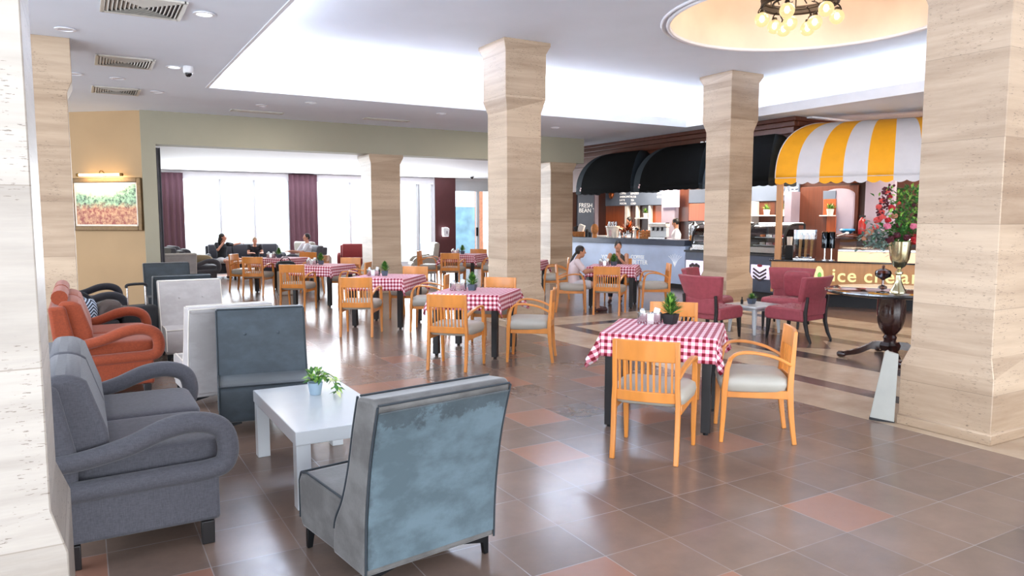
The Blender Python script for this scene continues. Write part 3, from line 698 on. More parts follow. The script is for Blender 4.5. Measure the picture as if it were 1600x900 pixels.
# ================================================================= dining tables and chairs
def make_chair():
    t = thing('dining_armchair', 'x', 'chair', group='honey wood dining armchairs')
    def yb(z): return -.235 - .055 * max(0, (z - .42)) ** 1.0 * 1.2 - .03 * (max(0, (.42 - z)) / .42) ** 1.6 * 1.4   # sabre curve of the back post
    for s in (-1, 1):
        b = B(); zs = [0, .1, .2, .3, .4, .5, .6, .7, .82]
        sweep(b, [(s * (.215 - .006 * (z > .4)), yb(z), z) for z in zs], .032, [.032, .034, .038, .042, .044, .04, .036, .032, .026], (1, 0, 0)); obj('back_leg', b, 'wood', t, bevel=.005)
        b = B(); sweep(b, [(s * .245, .235, 0), (s * .245, .225, .2), (s * .248, .22, .40), (s * .25, .205, .55), (s * .25, .18, .625)], [.026, .034, .04, .036, .03], [.028, .036, .042, .036, .028], (1, 0, 0)); obj('front_leg', b, 'wood', t, bevel=.005)
        b = B(); sweep(b, spline([(s * .212, yb(.58) + .005, .575), (s * .235, -.12, .635), (s * .255, .03, .665), (s * .262, .14, .655), (s * .25, .195, .60)], 5), [.034] * 6 + [.040] * 8 + [.034] * 7, .022, (1, 0, 0)); obj('arm', b, 'wood', t, bevel=.006)
    def curved(x0, x1, z0, z1, th, bow=.022, n=10):
        b = B(); rings = []
        for i in range(n + 1):
            x = x0 + (x1 - x0) * i / n; o = -bow * (1 - (2 * i / n - 1) ** 2)
            ya, yc = yb(z0) + o, yb(z1) + o
            rings.append([(x, ya - th / 2, z0), (x, ya + th / 2, z0), (x, yc + th / 2, z1), (x, yc - th / 2, z1)])
        loft(b, rings); return b
    obj('top_rail', curved(-.20, .20, .68, .82, .022), 'wood', t, bevel=.005)
    obj('bottom_rail', curved(-.20, .20, .405, .475, .022), 'wood', t, bevel=.004)
    for i in range(10):
        x = -.175 + .35 * i / 9; o = -.022 * (1 - (x / .2) ** 2)
        b = B(); sweep(b, [(x, yb(.46) + o, .46), (x, yb(.58) + o - .004, .58), (x, yb(.70) + o, .70)], .014, .011, (1, 0, 0)); obj('slat', b, 'wood', t)
    b = B(); bx(b, -.235, .235, .20, .225, .33, .39); bx(b, -.235, -.21, -.22, .2, .33, .39); bx(b, .21, .235, -.22, .2, .33, .39); obj('seat_frame', b, 'wood', t, bevel=.004)
    b = B(); rings = []
    for z, g in ((.375, -.012), (.385, 0), (.43, .012), (.47, .004), (.49, -.03), (.497, -.09)):
        pts = []
        for k in range(28):
            a = 2 * PI * k / 28; e = .32
            sx = math.copysign(abs(math.cos(a)) ** e, math.cos(a)); sy = math.copysign(abs(math.sin(a)) ** e, math.sin(a))
            wd_ = (.235 + .03 * (sy * .5 + .5)) + g
            pts.append((sx * wd_, .01 + sy * (.235 + g), z))
        rings.append(pts)
    loft(b, rings); obj('seat', b, 'vinyl', t, smooth=True, sharp=60)
    return t
def make_table():
    t = thing('dining_table', 'x', 'table', group='square dining tables')
    obj('tabletop', boxbm(-.42, .42, -.42, .42, .715, .742), 'black', t, bevel=.004)
    b = B(); bx(b, -.36, .36, -.36, -.33, .64, .715); bx(b, -.36, .36, .33, .36, .64, .715); bx(b, -.36, -.33, -.33, .33, .64, .715); bx(b, .33, .36, -.33, .33, .64, .715); obj('apron', b, 'black', t)
    for sx in (-1, 1):
        for sy in (-1, 1):
            l_ = obj('leg', boxbm(sx * .365 - .035, sx * .365 + .035, sy * .365 - .035, sy * .365 + .035, .02, .715), 'black', t, bevel=.004)
            b = B(); lathe(b, [(.02, 0), (.02, .02)], 12, (sx * .365, sy * .365, 0)); obj('foot', b, 'metalb', l_)
    return t
def make_cloth(seed):
    rnd = random.Random(seed); half, tb, N = .625, .428, 64
    ph = [rnd.uniform(0, 6.28) for _ in range(8)]
    b = B(); uvl = b.loops.layers.uv.new('UVMap'); vs = {}
    ang = R(rnd.uniform(-2, 2)); ca, sa = math.cos(ang), math.sin(ang)
    for i in range(N + 1):
        for j in range(N + 1):
            u = -half + 2 * half * i / N; v = -half + 2 * half * j / N
            x, y = u * ca - v * sa, u * sa + v * ca
            cx_, cy_ = max(-tb, min(tb, x)), max(-tb, min(tb, y))
            ox, oy = x - cx_, y - cy_; L = math.hypot(ox, oy)
            z = .7435
            if L > 1e-6:
                dx, dy = ox / L, oy / L
                corner = min(abs(ox), abs(oy)) / max(abs(ox), abs(oy), 1e-6)
                phi = math.atan2(dy, dx)
                along = (y if abs(ox) > abs(oy) else x)
                fold = .010 * math.sin(along * 22 + ph[0]) + .012 * math.sin(along * 9 + ph[1 + (abs(ox) > abs(oy))])
                fold += corner * (.05 * math.sin(phi * 7 + ph[3]) + .045)
                Lh = max(0, L - .012); k = Lh / .2
                out = .012 * min(1, L / .012) + max(-.004, fold) * k + .035 * k * .3
                z -= (Lh * .985 if L > .012 else 0)
                x, y = cx_ + dx * out, cy_ + dy * out
            vs[i, j] = b.verts.new((x, y, z))
    for i in range(N):
        for j in range(N):
            f = b.faces.new((vs[i, j], vs[i + 1, j], vs[i + 1, j + 1], vs[i, j + 1]))
            for lp, (a, c) in zip(f.loops, ((i, j), (i + 1, j), (i + 1, j + 1), (i, j + 1))): lp[uvl].uv = (a * 2 * half / N, c * 2 * half / N)
    me = bpy.data.meshes.new('tablecloth'); b.to_mesh(me); b.free()
    for p in me.polygons: p.use_smooth = True
    o = link('tablecloth', me, 'cloth'); md = o.modifiers.new('t', 'SOLIDIFY'); md.thickness = .002; md.offset = 1
    return o
def make_tuft(potmat='potgrey', n=240, r=.115, h=.17, seed=1):
    rnd = random.Random(seed)
    t = thing('potted_grass_plant', 'x', 'potted plant', group='small green plants on the dining tables')
    b = B(); s0, s1, hh = .036, .050, .075
    loft(b, [[(-s, -s, z), (s, -s, z), (s, s, z), (-s, s, z)] for s, z in ((s0, 0), (s1, hh), (s1 - .005, hh), (s1 - .008, hh - .01))]); obj('pot', b, potmat, t, bevel=.003)
    obj('soil', boxbm(-.042, .042, -.042, .042, hh - .018, hh - .012), 'soil', t)
    b = B()
    for i in range(n):
        a = rnd.uniform(0, 2 * PI); q = rnd.random() ** 1.0; z = hh - .01 + q * h * .72; rr = rnd.uniform(0, .02) * (1 - q)
        el = R(rnd.uniform(10, 45) + 40 * q)
        d = (math.cos(a) * math.cos(el), math.sin(a) * math.cos(el), math.sin(el))
        leafblade(b, (math.cos(a) * rr, math.sin(a) * rr, z), d, r * (1.05 - .6 * q) * rnd.uniform(.7, 1.1), .015, .05, mi=0 if rnd.random() < .7 else 1)
    obj('foliage', b, ['leaf', 'leaf2'], t)
    return t
def make_condiment():
    t = thing('condiment_holder', 'x', 'condiment holder', group='steel condiment holders on the dining tables')
    b = B()
    for sx in (-1, 1): lathe(b, [(.036, 0), (.037, .002), (.037, .072), (.033, .074), (.033, .06)], 20, (sx * .042, 0, 0))
    bx(b, -.04, .04, -.03, .03, 0, .068); obj('canister', b, 'steel', t, smooth=True)
    b = B(); box(b, (.045, 0, .080), (.035, .03, .045), rot=Matrix.Rotation(R(14), 3, 'Y')); obj('napkins', b, 'paper', t, bevel=.004)
    b = B(); lathe(b, [(.02, .06), (.02, .085), (.012, .10)], 14, (-.042, 0, 0)); obj('shaker', b, 'steel', t, smooth=True)
    return t

chair0 = make_chair(); table0 = make_table(); tuft0 = make_tuft(); cond0 = make_condiment()
tuftb = make_tuft('potblack', 260, .12, .18, 4)
first = {'c': True, 't': True, 'p': True, 'k': True}
TB = [   # x, y, label piece, which plant/holder, chairs (x, y, facing degrees, words)
 (4.02, 4.47, 'nearest checked table, right of centre', True, [(3.39, 3.87, 37, 'turned back-on to the viewer at the nearest checked table'), (4.29, 3.80, 139, 'seen side-on at the right of the nearest checked table'), (4.70, 5.12, 225, 'mostly hidden behind the nearest checked table')]),
 (4.10, 7.92, 'second checked table, before the central column', True, [(3.49, 7.22, 43, 'turned back-on at the second checked table'), (4.43, 7.19, 142, 'seen side-on at the right of the second checked table'), (4.72, 8.56, 225, 'behind the second checked table, against the central column')]),
 (4.00, 10.65, 'third checked table of the left row', True, [(3.33, 9.93, 58, 'turned back-on at the third checked table of the left row'), (4.33, 9.83, 147, 'facing left between the second and third checked tables'), (4.62, 11.28, 225, 'behind the third checked table of the left row')]),
 (3.92, 13.85, 'fourth checked table of the left row', True, [(3.28, 13.2, 55, 'turned back-on at the fourth checked table of the left row'), (4.32, 13.2, 147, 'facing left at the right of the fourth checked table'), (4.55, 14.5, 225, 'behind the fourth checked table of the left row')]),
 (3.80, 16.75, 'fifth checked table, farthest of the left row', True, [(3.2, 16.2, 55, 'turned back-on at the fifth, farthest checked table of the left row'), (3.15, 17.35, -35, 'facing right at the left end of the farthest left-row table'), (4.45, 17.4, 225, 'behind the farthest table of the left row, before the seated man'), (4.40, 16.2, 147, 'facing left at the right of the farthest left-row table')]),
 (8.10, 16.25, 'checked table far back beside the maroon pier', True, [(7.5, 15.65, 50, 'turned back-on at the far table beside the maroon pier'), (7.40, 16.75, -35, 'facing right at the left of the table by the maroon pier'), (8.55, 15.65, 147, 'facing left at the right of the table by the maroon pier'), (8.75, 16.9, 225, 'behind the far table beside the maroon pier')]),
 (7.90, 13.15, 'checked table half hidden behind the central column', False, [(8.30, 12.50, 147, 'facing left just right of the central column, beyond the girl')]),
 (8.53, 10.90, 'checked table where the woman and girl sit', True, [(7.72, 9.98, 43, 'empty and back-on before the woman and girl'), (7.37, 10.59, -33, 'on which the girl with the braid sits'), (8.78, 10.06, 147, 'empty and side-on at the right of the woman and girl'), (9.12, 11.48, 225, 'on which the woman in the olive dress sits')]),
]
for i, (x, y, lb, pl, chairs) in enumerate(TB):
    o = place(table0, i == 0, (x, y, 0), R(43 + (i * 7) % 5 - 2), 'black-legged dining table under the ' + lb.replace('checked table', 'red checked cloth', 1)[:200])
    if i: pass
    o['label'] = 'black-legged dining table, the ' + lb
    c = make_cloth(i + 3); c.location = (x, y, 0); c.rotation_euler = (0, 0, o.rotation_euler.z)
    tag(c, 'red and white gingham cloth on the ' + lb, 'tablecloth', 'red gingham tablecloths')
    for (cx_, cy_, fa, words) in chairs:
        place(chair0, first['c'], (cx_, cy_, 0), R(fa - 90), 'honey wood armchair ' + words); first['c'] = False
    if pl:
        px, py = (x - .02, y + .05)
        if i == 0: px, py = 4.20, 4.60
        if i == 7: px, py = 8.50, 10.86
        if i == 0:
            place(tuftb, True, (px, py, .7465), R(20), 'bushy green plant in a black pot on the ' + lb); tuftb.scale = (1.12,) * 3
        else: place(tuft0, first['p'], (px, py, .7465), R(20 + i * 23), 'green tufted pot plant on the ' + lb); first['p'] = first['p'] and i == 0
        # holder to the left of the plant as seen from the hall
        place(cond0, first['k'], (px - .15, py + .085, .7465), R(-30), 'steel condiment holder on the ' + lb).scale = (1.3,) * 3; first['k'] = False
bagc = B(); sball(bagc, (0, 0, .1), (.2, .13, .1), .6); tube(bagc, spline([(-.12, 0, .15), (-.06, 0, .26), (.06, 0, .26), (.12, 0, .15)]), .01, 6)
o = obj('handbag', bagc, 'bag', smooth=True, loc=(3.72, 15.95, .52)); tag(o, 'black handbag lying at the farthest table of the left row', 'bag')
b = B(); bx(b, -.16, .16, -.14, .14, 0, .5); o = obj('bag_stand', b, 'vinyl', bevel=.02, loc=(3.72, 15.95, 0)); tag(o, 'low pale stool carrying the black handbag', 'stool')

# ================================================================= slipper chairs
def make_slipper(mats, width=.70, pm='piping'):
    vm, backm = mats
    t = thing('slipper_chair', 'x', 'chair', group='armless velvet lounge chairs')
    w2 = width / 2
    # seat block
    b = B(); prof = [(-.22, .10), (.36, .10), (.385, .14), (.39, .33), (.37, .37), (.30, .385), (-.16, .37), (-.22, .40)]
    prism(b, prof, -w2 + .01, w2 - .01); obj('seat', b, vm, t, bevel=.018, seg=3)
    # curved backrest, its side profile widening towards the floor
    b = B(); out = spline([(-.30, .09, 0), (-.315, .35, 0), (-.36, .62, 0), (-.43, .86, 0)], 5)
    inn = spline([(-.265, .875, 0), (-.215, .72, 0), (-.165, .54, 0), (-.10, .38, 0), (-.02, .25, 0), (.0, .10, 0)], 5)
    pr2 = [(p.x, p.y) for p in out] + [(-.40, .885)] + [(p.x, p.y) for p in inn]
    prism(b, pr2, -w2, w2); back = obj('backrest', b, vm, t, bevel=.016, seg=3)
    # rear panel in its own nap
    b = B(); rings = []
    for p in out[1:]: rings.append([(-w2 + .012, p.x - .001, p.y), (w2 - .012, p.x - .001, p.y), (w2 - .014, p.x - .010, p.y), (-w2 + .014, p.x - .010, p.y)])
    rings[-1] = [(x, y, z - .025) for x, y, z in rings[-1]]
    loft(b, rings); obj('rear_panel', b, backm, t, bevel=.004)
    # piping
    b = B()
    for s in (-1, 1):
        e = s * (w2 - .006)
        tube(b, [(e, p.x - .004, p.y) for p in out], .0055, 6); tube(b, [(e, p.x + .003, p.y) for p in inn[:-4]], .0055, 6)
        tube(b, [(s * (w2 - .016), y, z) for y, z in ((-.10, .375), (.30, .390), (.372, .372), (.392, .33), (.392, .14))], .0055, 6)
    tube(b, [(-w2 + .016, .372, .374), (w2 - .016, .372, .374)], .0055, 6); tube(b, [(-w2 + .01, -.432, .866), (w2 - .01, -.432, .866)], .005, 6); tube(b, [(-w2 + .012, -.275, .880), (w2 - .012, -.275, .880)], .005, 6)
    obj('piping', b, pm, t, smooth=True)
    for s in (-1, 1):
        b = B(); ball(b, (s * .13, -.205, .68), (.013, .009, .013), 10, 6); obj('button', b, vm, t, smooth=True)
    for sx in (-1, 1):
        for sy, y in ((-1, -.27), (1, .33)):
            b = B(); prism(b, [(sx * (w2 - .02), .095), (sx * (w2 - .02), 0), (sx * (w2 - .045), 0), (sx * (w2 - .055), .06), (sx * (w2 - .17), .085), (sx * (w2 - .17), .095)], y - .012, y + .012, 'Y'); obj('leg', b, 'metalb', t, bevel=.002)
    return t
sl_w = make_slipper(('vgrey2', 'vback')); place(sl_w, True, (1.27, 3.27, 0), R(9), 'worn grey velvet slipper chair nearest the viewer, turned back-on')
sl_g = make_slipper(('vgrey', 'vgrey')); place(sl_g, True, (1.21, 6.02, 0), R(180 - 9), 'slate velvet slipper chair with two buttons facing the viewer beyond the white coffee table')
place(sl_g, False, (1.10, 10.85, 0), R(2), 'slate slipper chair back-on just behind the farther white one')
place(sl_g, False, (1.20, 13.20, 0), R(180), 'slate slipper chair farthest of the lounge row, facing the viewer')
sl_c = make_slipper(('vwhite', 'vwhite'), pm='cream'); place(sl_c, True, (1.05, 7.02, 0), R(4), 'pale velvet slipper chair back-on, directly behind the slate one')
place(sl_c, False, (1.10, 9.32, 0), R(180), 'pale velvet slipper chair facing the viewer, beside the orange loveseat')
place(sl_c, False, (1.75, 17.3, 0), R(0), 'small pale slipper chair far back by the plum curtain')

# ================================================================= scroll-arm loveseats
def make_loveseat(fab, width=1.6, n=2, roll=False):
    t = thing('scroll_arm_sofa', 'x', 'sofa')
    w2 = width / 2
    b = B(); bx(b, -w2 + .03, w2 - .03, -.30, .40, .12, .36); obj('base', b, fab, t, bevel=.02, seg=3)
    b = B(); prism(b, [(-.30, .12), (-.22, .12), (-.20, .5), (-.27, .86), (-.40, .86), (-.37, .5)], -w2 + .06, w2 - .06); obj('back_frame', b, fab, t, bevel=.03, seg=3)
    cw = (width - .22) / n
    for i in range(n):
        xc = -w2 + .11 + cw * (i + .5)
        b = B(); sball(b, (xc, .10, .43), (cw / 2 - .004, .33, .085), .22, 32, 14); obj('seat_cushion', b, fab, t, smooth=True)
        b = B(); prism(b, [(-.24, .46), (-.06, .46), (-.075, .62), (-.15, .86), (-.20, .90), (-.31, .90), (-.33, .84)], xc - cw / 2 + .006, xc + cw / 2 - .006); obj('back_cushion', b, fab, t, bevel=.035, seg=3)
        if roll:
            b = B(); tube(b, [(xc - cw / 2 + .04, -.31, .93), (xc + cw / 2 - .04, -.31, .93)], .065, 14); obj('head_roll', b, fab, t, smooth=True)
    for s in (-1, 1):
        x = s * (w2 - .055); b = B()
        path = spline([(x, -.36, .50), (x, -.2, .505), (x, .0, .545), (x, .18, .61), (x, .32, .62), (x, .42, .575), (x, .45, .48), (x, .43, .40), (x, .36, .375), (x, .2, .37), (x, -.28, .36)], 6)
        rr = [.040 + .011 * min(1, i / 18) for i in range(len(path))]; sweep_r = rr
        tube(b, path, sweep_r, 14); obj('scroll_arm', b, fab, t, smooth=True)
    for sx in (-1, 1):
        for y in (-.24, .34):
            b = B(); prism(b, [(sx * (w2 - .06) - .035, .12), (sx * (w2 - .06) + .035, .12), (sx * (w2 - .06) + .025, 0), (sx * (w2 - .06) - .025, 0)], y - .03, y + .03, 'Y'); obj('leg', b, 'black', t, bevel=.004)
    return t
s1 = make_loveseat('fgrey'); s1.location = (.14, 4.60, 0); s1.rotation_euler = (0, 0, R(-90)); s1['label'] = 'grey two-seat sofa with scrolled arms, nearest on the left'; s1['category'] = 'sofa'
s2 = make_loveseat('forange', roll=True); s2.location = (.12, 8.15, 0); s2.rotation_euler = (0, 0, R(-90)); s2['label'] = 'rust orange two-seat sofa with scrolled arms on the left'
s3 = make_loveseat('fdark'); s3.location = (.0, 11.6, 0); s3.rotation_euler = (0, 0, R(-90)); s3['label'] = 'dark grey scroll-arm sofa beyond the orange one, holding luggage'
s4 = make_loveseat('fdark', 2.1, 3); s4.location = (3.95, 21.7, 0); s4.rotation_euler = (0, 0, R(180)); s4['label'] = 'long dark grey sofa under the far windows with two people'
s5 = make_loveseat('fgrey', .95, 1); s5.location = (2.35, 19.0, 0); s5.rotation_euler = (0, 0, R(-92)); s5['label'] = 'grey armchair with a sand bag on it, left of the far sofa'
s6 = make_loveseat('fgrey', .95, 1); s6.location = (5.15, 19.6, 0); s6.rotation_euler = (0, 0, R(95)); s6['label'] = 'grey armchair in which the man in white sits'
s7 = make_loveseat('fred', 1.1, 1); s7.location = (6.75, 20.3, 0); s7.rotation_euler = (0, 0, R(160)); s7['label'] = 'brick red sofa before the second far window'
s8 = make_loveseat('fgrey', .9, 1); s8.location = (2.30, 21.3, 0); s8.rotation_euler = (0, 0, R(-80)); s8['label'] = 'grey armchair in the far left corner beside the long sofa'
def make_tub(label):
    t = thing('tub_chair', label, 'chair')
    b = B(); prism(b, [(-.32, .12), (.34, .12), (.36, .40), (.30, .44), (-.3, .42)], -.33, .33); obj('seat', b, 'vinyl', t, bevel=.03, seg=3)
    b = B(); prism(b, [(-.34, .12), (-.22, .12), (-.20, .45), (-.28, .95), (-.40, .97), (-.42, .9)], -.36, .36); obj('backrest', b, 'vinyl', t, bevel=.04, seg=3)
    for s in (-1, 1):
        b = B(); prism(b, [(-.3, .12), (.30, .12), (.31, .50), (.22, .58), (-.3, .64)], s * .36 - .05, s * .36 + .05); obj('side_arm', b, 'vinyl', t, bevel=.03, seg=3)
        for y in (-.28, .28): obj('leg', boxbm(s * .32 - .02, s * .32 + .02, y - .02, y + .02, 0, .12), 'black', t)
    return t
o = make_tub('cream leather tub chair before the maroon pier'); o.location = (8.05, 18.7, 0); o.rotation_euler = (0, 0, R(75)); o['group'] = 'cream tub chairs'
o = copy_tree(o); o['label'] = 'cream tub chair beside the brick red sofa'; o.location = (5.75, 21.2, 0); o.rotation_euler = (0, 0, R(-60))

# ================================================================= low tables
t = thing('coffee_table', 'white lacquered coffee table between the grey chairs', 'coffee table', (1.265, 4.60, 0))
obj('tabletop', boxbm(-.30, .30, -.58, .58, .37, .45), 'white', t, bevel=.004)
for sx in (-1, 1):
    for sy in (-1, 1): obj('leg', boxbm(sx * .255 - .04, sx * .255 + .04, sy * .53 - .04, sy * .53 + .04, 0, .37), 'white', t, bevel=.003)
t = thing('variegated_plant', 'trailing green and cream plant in a pale blue pot on the coffee table', 'potted plant', (1.30, 4.84, .4515), R(-25))
b = B(); lathe(b, [(.001, .0), (.036, 0), (.050, .082), (.046, .082), (.042, .06), (.001, .06)], 24); obj('pot', b, 'potblue', t, smooth=True)
b = B(); rnd = random.Random(5)
for i in range(58):
    a = rnd.uniform(0, 2 * PI); el = R(rnd.uniform(-5, 75)); rr = rnd.uniform(.0, .07); z = .085 + rnd.uniform(0, .06)
    d = Vector((math.cos(a) * math.cos(el), math.sin(a) * math.cos(el), math.sin(el)))
    p0 = Vector((math.cos(a) * rr * .6, math.sin(a) * rr * .6, z))
    leafblade(b, p0, d, rnd.uniform(.045, .075), rnd.uniform(.026, .036), .25, mi=rnd.choice((0, 0, 1, 1)))
for sd in ((1, -.25, .0), (.9, .3, 0), (1, -.6, 0)):
    st = spline([(0, 0, .09), (sd[0] * .07, sd[1] * .07, .13), (sd[0] * .13, sd[1] * .13, .10), (sd[0] * .155, sd[1] * .155, .03)], 4)
    tube(b, st, .002, 5)
    for k, p in enumerate(st[3:]): leafblade(b, p, (rnd.uniform(-1, 1), rnd.uniform(-1, 1), rnd.uniform(-.6, .3)), .06, .032, .3, mi=(k % 3))
obj('foliage', b, ['leaf', 'leaf2', 'leafy'], t)

# lounge table glimpsed between the far chairs
t = thing('side_table', 'low dark-legged table in front of the woman on the far sofa', 'side table', (3.95, 20.2, 0))
obj('tabletop', boxbm(-.55, .55, -.3, .3, .46, .50), 'cream', t, bevel=.004)
for sx in (-1, 1):
    for sy in (-1, 1): obj('leg', boxbm(sx * .49 - .03, sx * .49 + .03, sy * .25 - .03, sy * .25 + .03, 0, .46), 'black', t)

# ================================================================= luggage on the dark sofa
t = thing('wheeled_suitcase', 'black wheeled suitcase with raised handle behind the orange sofa', 'suitcase', (.50, 9.50, 0), R(20))
b = B(); bx(b, -.21, .21, -.13, .13, .06, .62); obj('shell', b, 'bag', t, bevel=.04, seg=3)
b = B(); tube(b, [(-.10, -.05, .60), (-.10, -.05, .84)], .010, 8); tube(b, [(.10, -.05, .60), (.10, -.05, .84)], .010, 8); obj('telescopic_rod', b, 'steel', t, smooth=True)
b = B(); tube(b, spline([(-.11, -.05, .83), (-.09, -.05, .865), (.09, -.05, .865), (.11, -.05, .83)]), .016, 8); obj('handle', b, 'bag', t, smooth=True)
for sx in (-1, 1):
    for sy in (-1, 1):
        b = B(); tube(b, [(sx * .16 - .012, sy * .09, .03), (sx * .16 + .012, sy * .09, .03)], .03, 14); obj('wheel', b, 'metalb', t, smooth=True)
b = B(); prism(b, [(-.15, 0), (.11, 0), (.13, .10), (.07, .20), (-.05, .22), (-.15, .12)], -.13, .13, 'Y'); o = obj('draped_jacket', b, 'bagbrown', bevel=.05, seg=3, loc=(.25, 9.35, .50), rotz=R(10)); tag(o, 'taupe jacket heaped over the luggage beside the suitcase', 'jacket')
b = B(); prism(b, [(-.09, 0), (.09, 0), (.09, .5), (-.09, .5)], -.13, .13, 'Y'); o = obj('travel_bag', b, 'bag', bevel=.04, seg=3, loc=(.22, 9.33, 0), rotz=R(10)); tag(o, 'black travel bag standing under the taupe jacket', 'bag')
t = thing('striped_backpack', 'blue and white chevron-striped bag behind the orange sofa', 'bag', (-.03, 9.27, .32), R(5))
b = B(); sball(b, (0, 0, .20), (.15, .09, .24), .45); obj('body', b, 'stripeb', t, smooth=True)
b = B(); tube(b, spline([(-.1, -.02, .38), (-.12, -.06, .46), (.0, -.06, .49), (.1, -.02, .4)]), .022, 8); obj('strap', b, 'bag', t, smooth=True)
b = B(); bx(b, -.14, .14, -.12, .12, 0, .32); o = obj('grey_case', b, 'luggrey', bevel=.04, seg=3, loc=(-.03, 9.27, 0), rotz=R(5)); tag(o, 'grey hard case under the striped bag behind the orange sofa', 'suitcase')
b = B(); sball(b, (0, 0, .12), (.26, .13, .11), .7); o = obj('sand_bag', b, 'tweed', smooth=True, loc=(2.45, 19.0, .52), rotz=R(-5)); tag(o, 'sand-coloured soft bag lying on the far grey armchair', 'bag')

# ================================================================= red armchairs round the small table
def make_red():
    t = thing('red_armchair', 'x', 'armchair', group='wine red wing armchairs')
    b = B()
    prism(b, [(-.26, .27), (.28, .27), (.31, .31), (.31, .40), (.26, .445), (-.24, .43)], -.29, .29); seat = obj('seat', b, 'red', t, bevel=.035, seg=3)
    b = B()
    for i in range(4):
        for j in range(3): ball(b, (-.18 + .12 * i, -.06 + .12 * j, .448), (.010, .010, .004), 8, 5)
    obj('tufting_button', b, 'red', seat, smooth=True)
    def panel(z0, z1, w0, w1, y0, y1, th, curve, name, n=14):
        b = B(); rows = []
        for k in range(5):
            q = k / 4; z = z0 + (z1 - z0) * q; w_ = w0 + (w1 - w0) * q; yy = y0 + (y1 - y0) * q
            fr, bk = [], []
            for i in range(n + 1):
                s = 2 * i / n - 1; o = curve * s * s
                fr.append((s * w_, yy + o + th / 2, z)); bk.append((s * w_ * 1.02, yy + o - th / 2, z))
            rows.append(fr + bk[::-1])
        loft(b, rows); return obj(name, b, 'red', t, bevel=.018, seg=3)
    panel(.34, .56, .25, .24, -.255, -.275, .08, .03, 'lower_back')
    up = panel(.53, .86, .27, .345, -.275, -.37, .075, .085, 'upper_back')
    b = B()
    for i in range(3): ball(b, (-.14 + .14 * i, -.285, .72), (.011, .007, .011), 8, 5)
    obj('back_button', b, 'red', up, smooth=True)
    for s in (-1, 1):
        b = B(); sweep(b, [(s * .25, .26, .29), (s * .255, .265, .15), (s * .25, .285, 0)], [.05, .04, .028], [.05, .04, .028], (1, 0, 0)); obj('front_leg', b, 'black', t, bevel=.004)
        b = B(); sweep(b, [(s * .255, -.30, .60), (s * .25, -.27, .40), (s * .245, -.27, .25), (s * .25, -.31, .1), (s * .255, -.36, 0)], [.03, .035, .04, .034, .026], [.03, .04, .045, .036, .026], (1, 0, 0)); obj('back_leg', b, 'black', t, bevel=.004)
    return t
r0 = make_red()
place(r0, True, (8.30, 6.62, 0), R(8), 'wine red armchair on the near right of the small white table, back-on')
place(r0, False, (7.42, 7.30, 0), R(-80), 'wine red armchair on the near left of the small white table')
place(r0, False, (8.20, 8.15, 0), R(-150), 'wine red armchair beyond the near left one, against the column')
place(r0, False, (9.15, 7.50, 0), R(115), 'wine red armchair with a square cushion, in front of the ice cream stand')
b = B(); sball(b, (0, 0, .19), (.20, .065, .19), .28); o = obj('throw_cushion', b, 'red', smooth=True, loc=(9.33, 7.42, .455), rotz=R(115)); o.rotation_euler = (R(-14), 0, R(115)); tag(o, 'wine red square cushion leaning on the back-right red armchair', 'cushion')
t = thing('side_table', 'small square white-grey table between the red armchairs', 'side table', (8.25, 7.30, 0))
obj('tabletop', boxbm(-.30, .30, -.28, .28, .37, .405), 'white', t, bevel=.008)
b = B(); bx(b, -.25, .25, -.23, .23, .33, .37); obj('apron', b, 'white', t)
for sx in (-1, 1):
    for sy in (-1, 1):
        b = B(); sweep(b, [(sx * .23, sy * .21, .35), (sx * .25, sy * .23, 0)], [.05, .03], [.05, .03], (1, 0, 0)); obj('leg', b, 'white', t, bevel=.004)
pl = make_tuft('potgrey', 70, .10, .08, 9); pl.location = (8.22, 7.33, .406); pl['label'] = 'low bushy plant in a grey pot on the small table between red armchairs'; pl['group'] = ''
del pl['group']
b = B(); lathe(b, [(.0, 0), (.018, 0), (.02, .05), (.008, .07), (.008, .10), (.0, .10)], 12); o = obj('sauce_bottle', b, 'bag', smooth=True, loc=(8.08, 7.38, .406)); tag(o, 'small dark bottle beside the plant on the white-grey table', 'bottle')

# ================================================================= round table with bouquet
TX, TY = 8.02, 5.10
t = thing('pedestal_table', 'round dark pedestal table with polished top carrying the bouquet', 'table', (TX, TY, 0), R(20))
b = B(); lathe(b, [(.0, .752), (.62, .752), (.70, .765), (.72, .785), (.715, .80), (.69, .806), (.0, .806)], 64); obj('tabletop', b, 'glasstop', t, smooth=True)
b = B(); lathe(b, [(.0, .20), (.06, .20), (.075, .25), (.06, .28), (.085, .31), (.12, .36), (.145, .44), (.155, .56), (.15, .70), (.165, .725), (.165, .752), (.0, .752)], 36); obj('urn_pedestal', b, 'mahog', t, smooth=True)
b = B(); lathe(b, [(.0, .10), (.10, .10), (.12, .16), (.10, .20), (.0, .22)], 8); obj('hub', b, 'mahog', t, smooth=True)
for q in range(4):
    a = q * PI / 2 + R(25); c, s = math.cos(a), math.sin(a)
    b = B(); pts = spline([(c * .06, s * .06, .16), (c * .18, s * .18, .15), (c * .32, s * .32, .085), (c * .44, s * .44, .05), (c * .50, s * .50, .045)], 4)
    sweep(b, pts, .05, [.09] * 5 + [.06] * 6 + [.05] * 6, (-s, c, 0)); sball(b, (c * .51, s * .51, .035), (.05, .05, .035), .6, 16, 8); obj('scroll_foot', b, 'mahog', t, smooth=True)
zt = .8065
vp = onz(1403, 457, zt); bp_ = onz(1379, 449, zt)
t = thing('bouquet_vase', 'tall polished brass vase holding the bouquet on the round table', 'vase', (vp.x, vp.y, zt)); t.scale = (1.12,) * 3
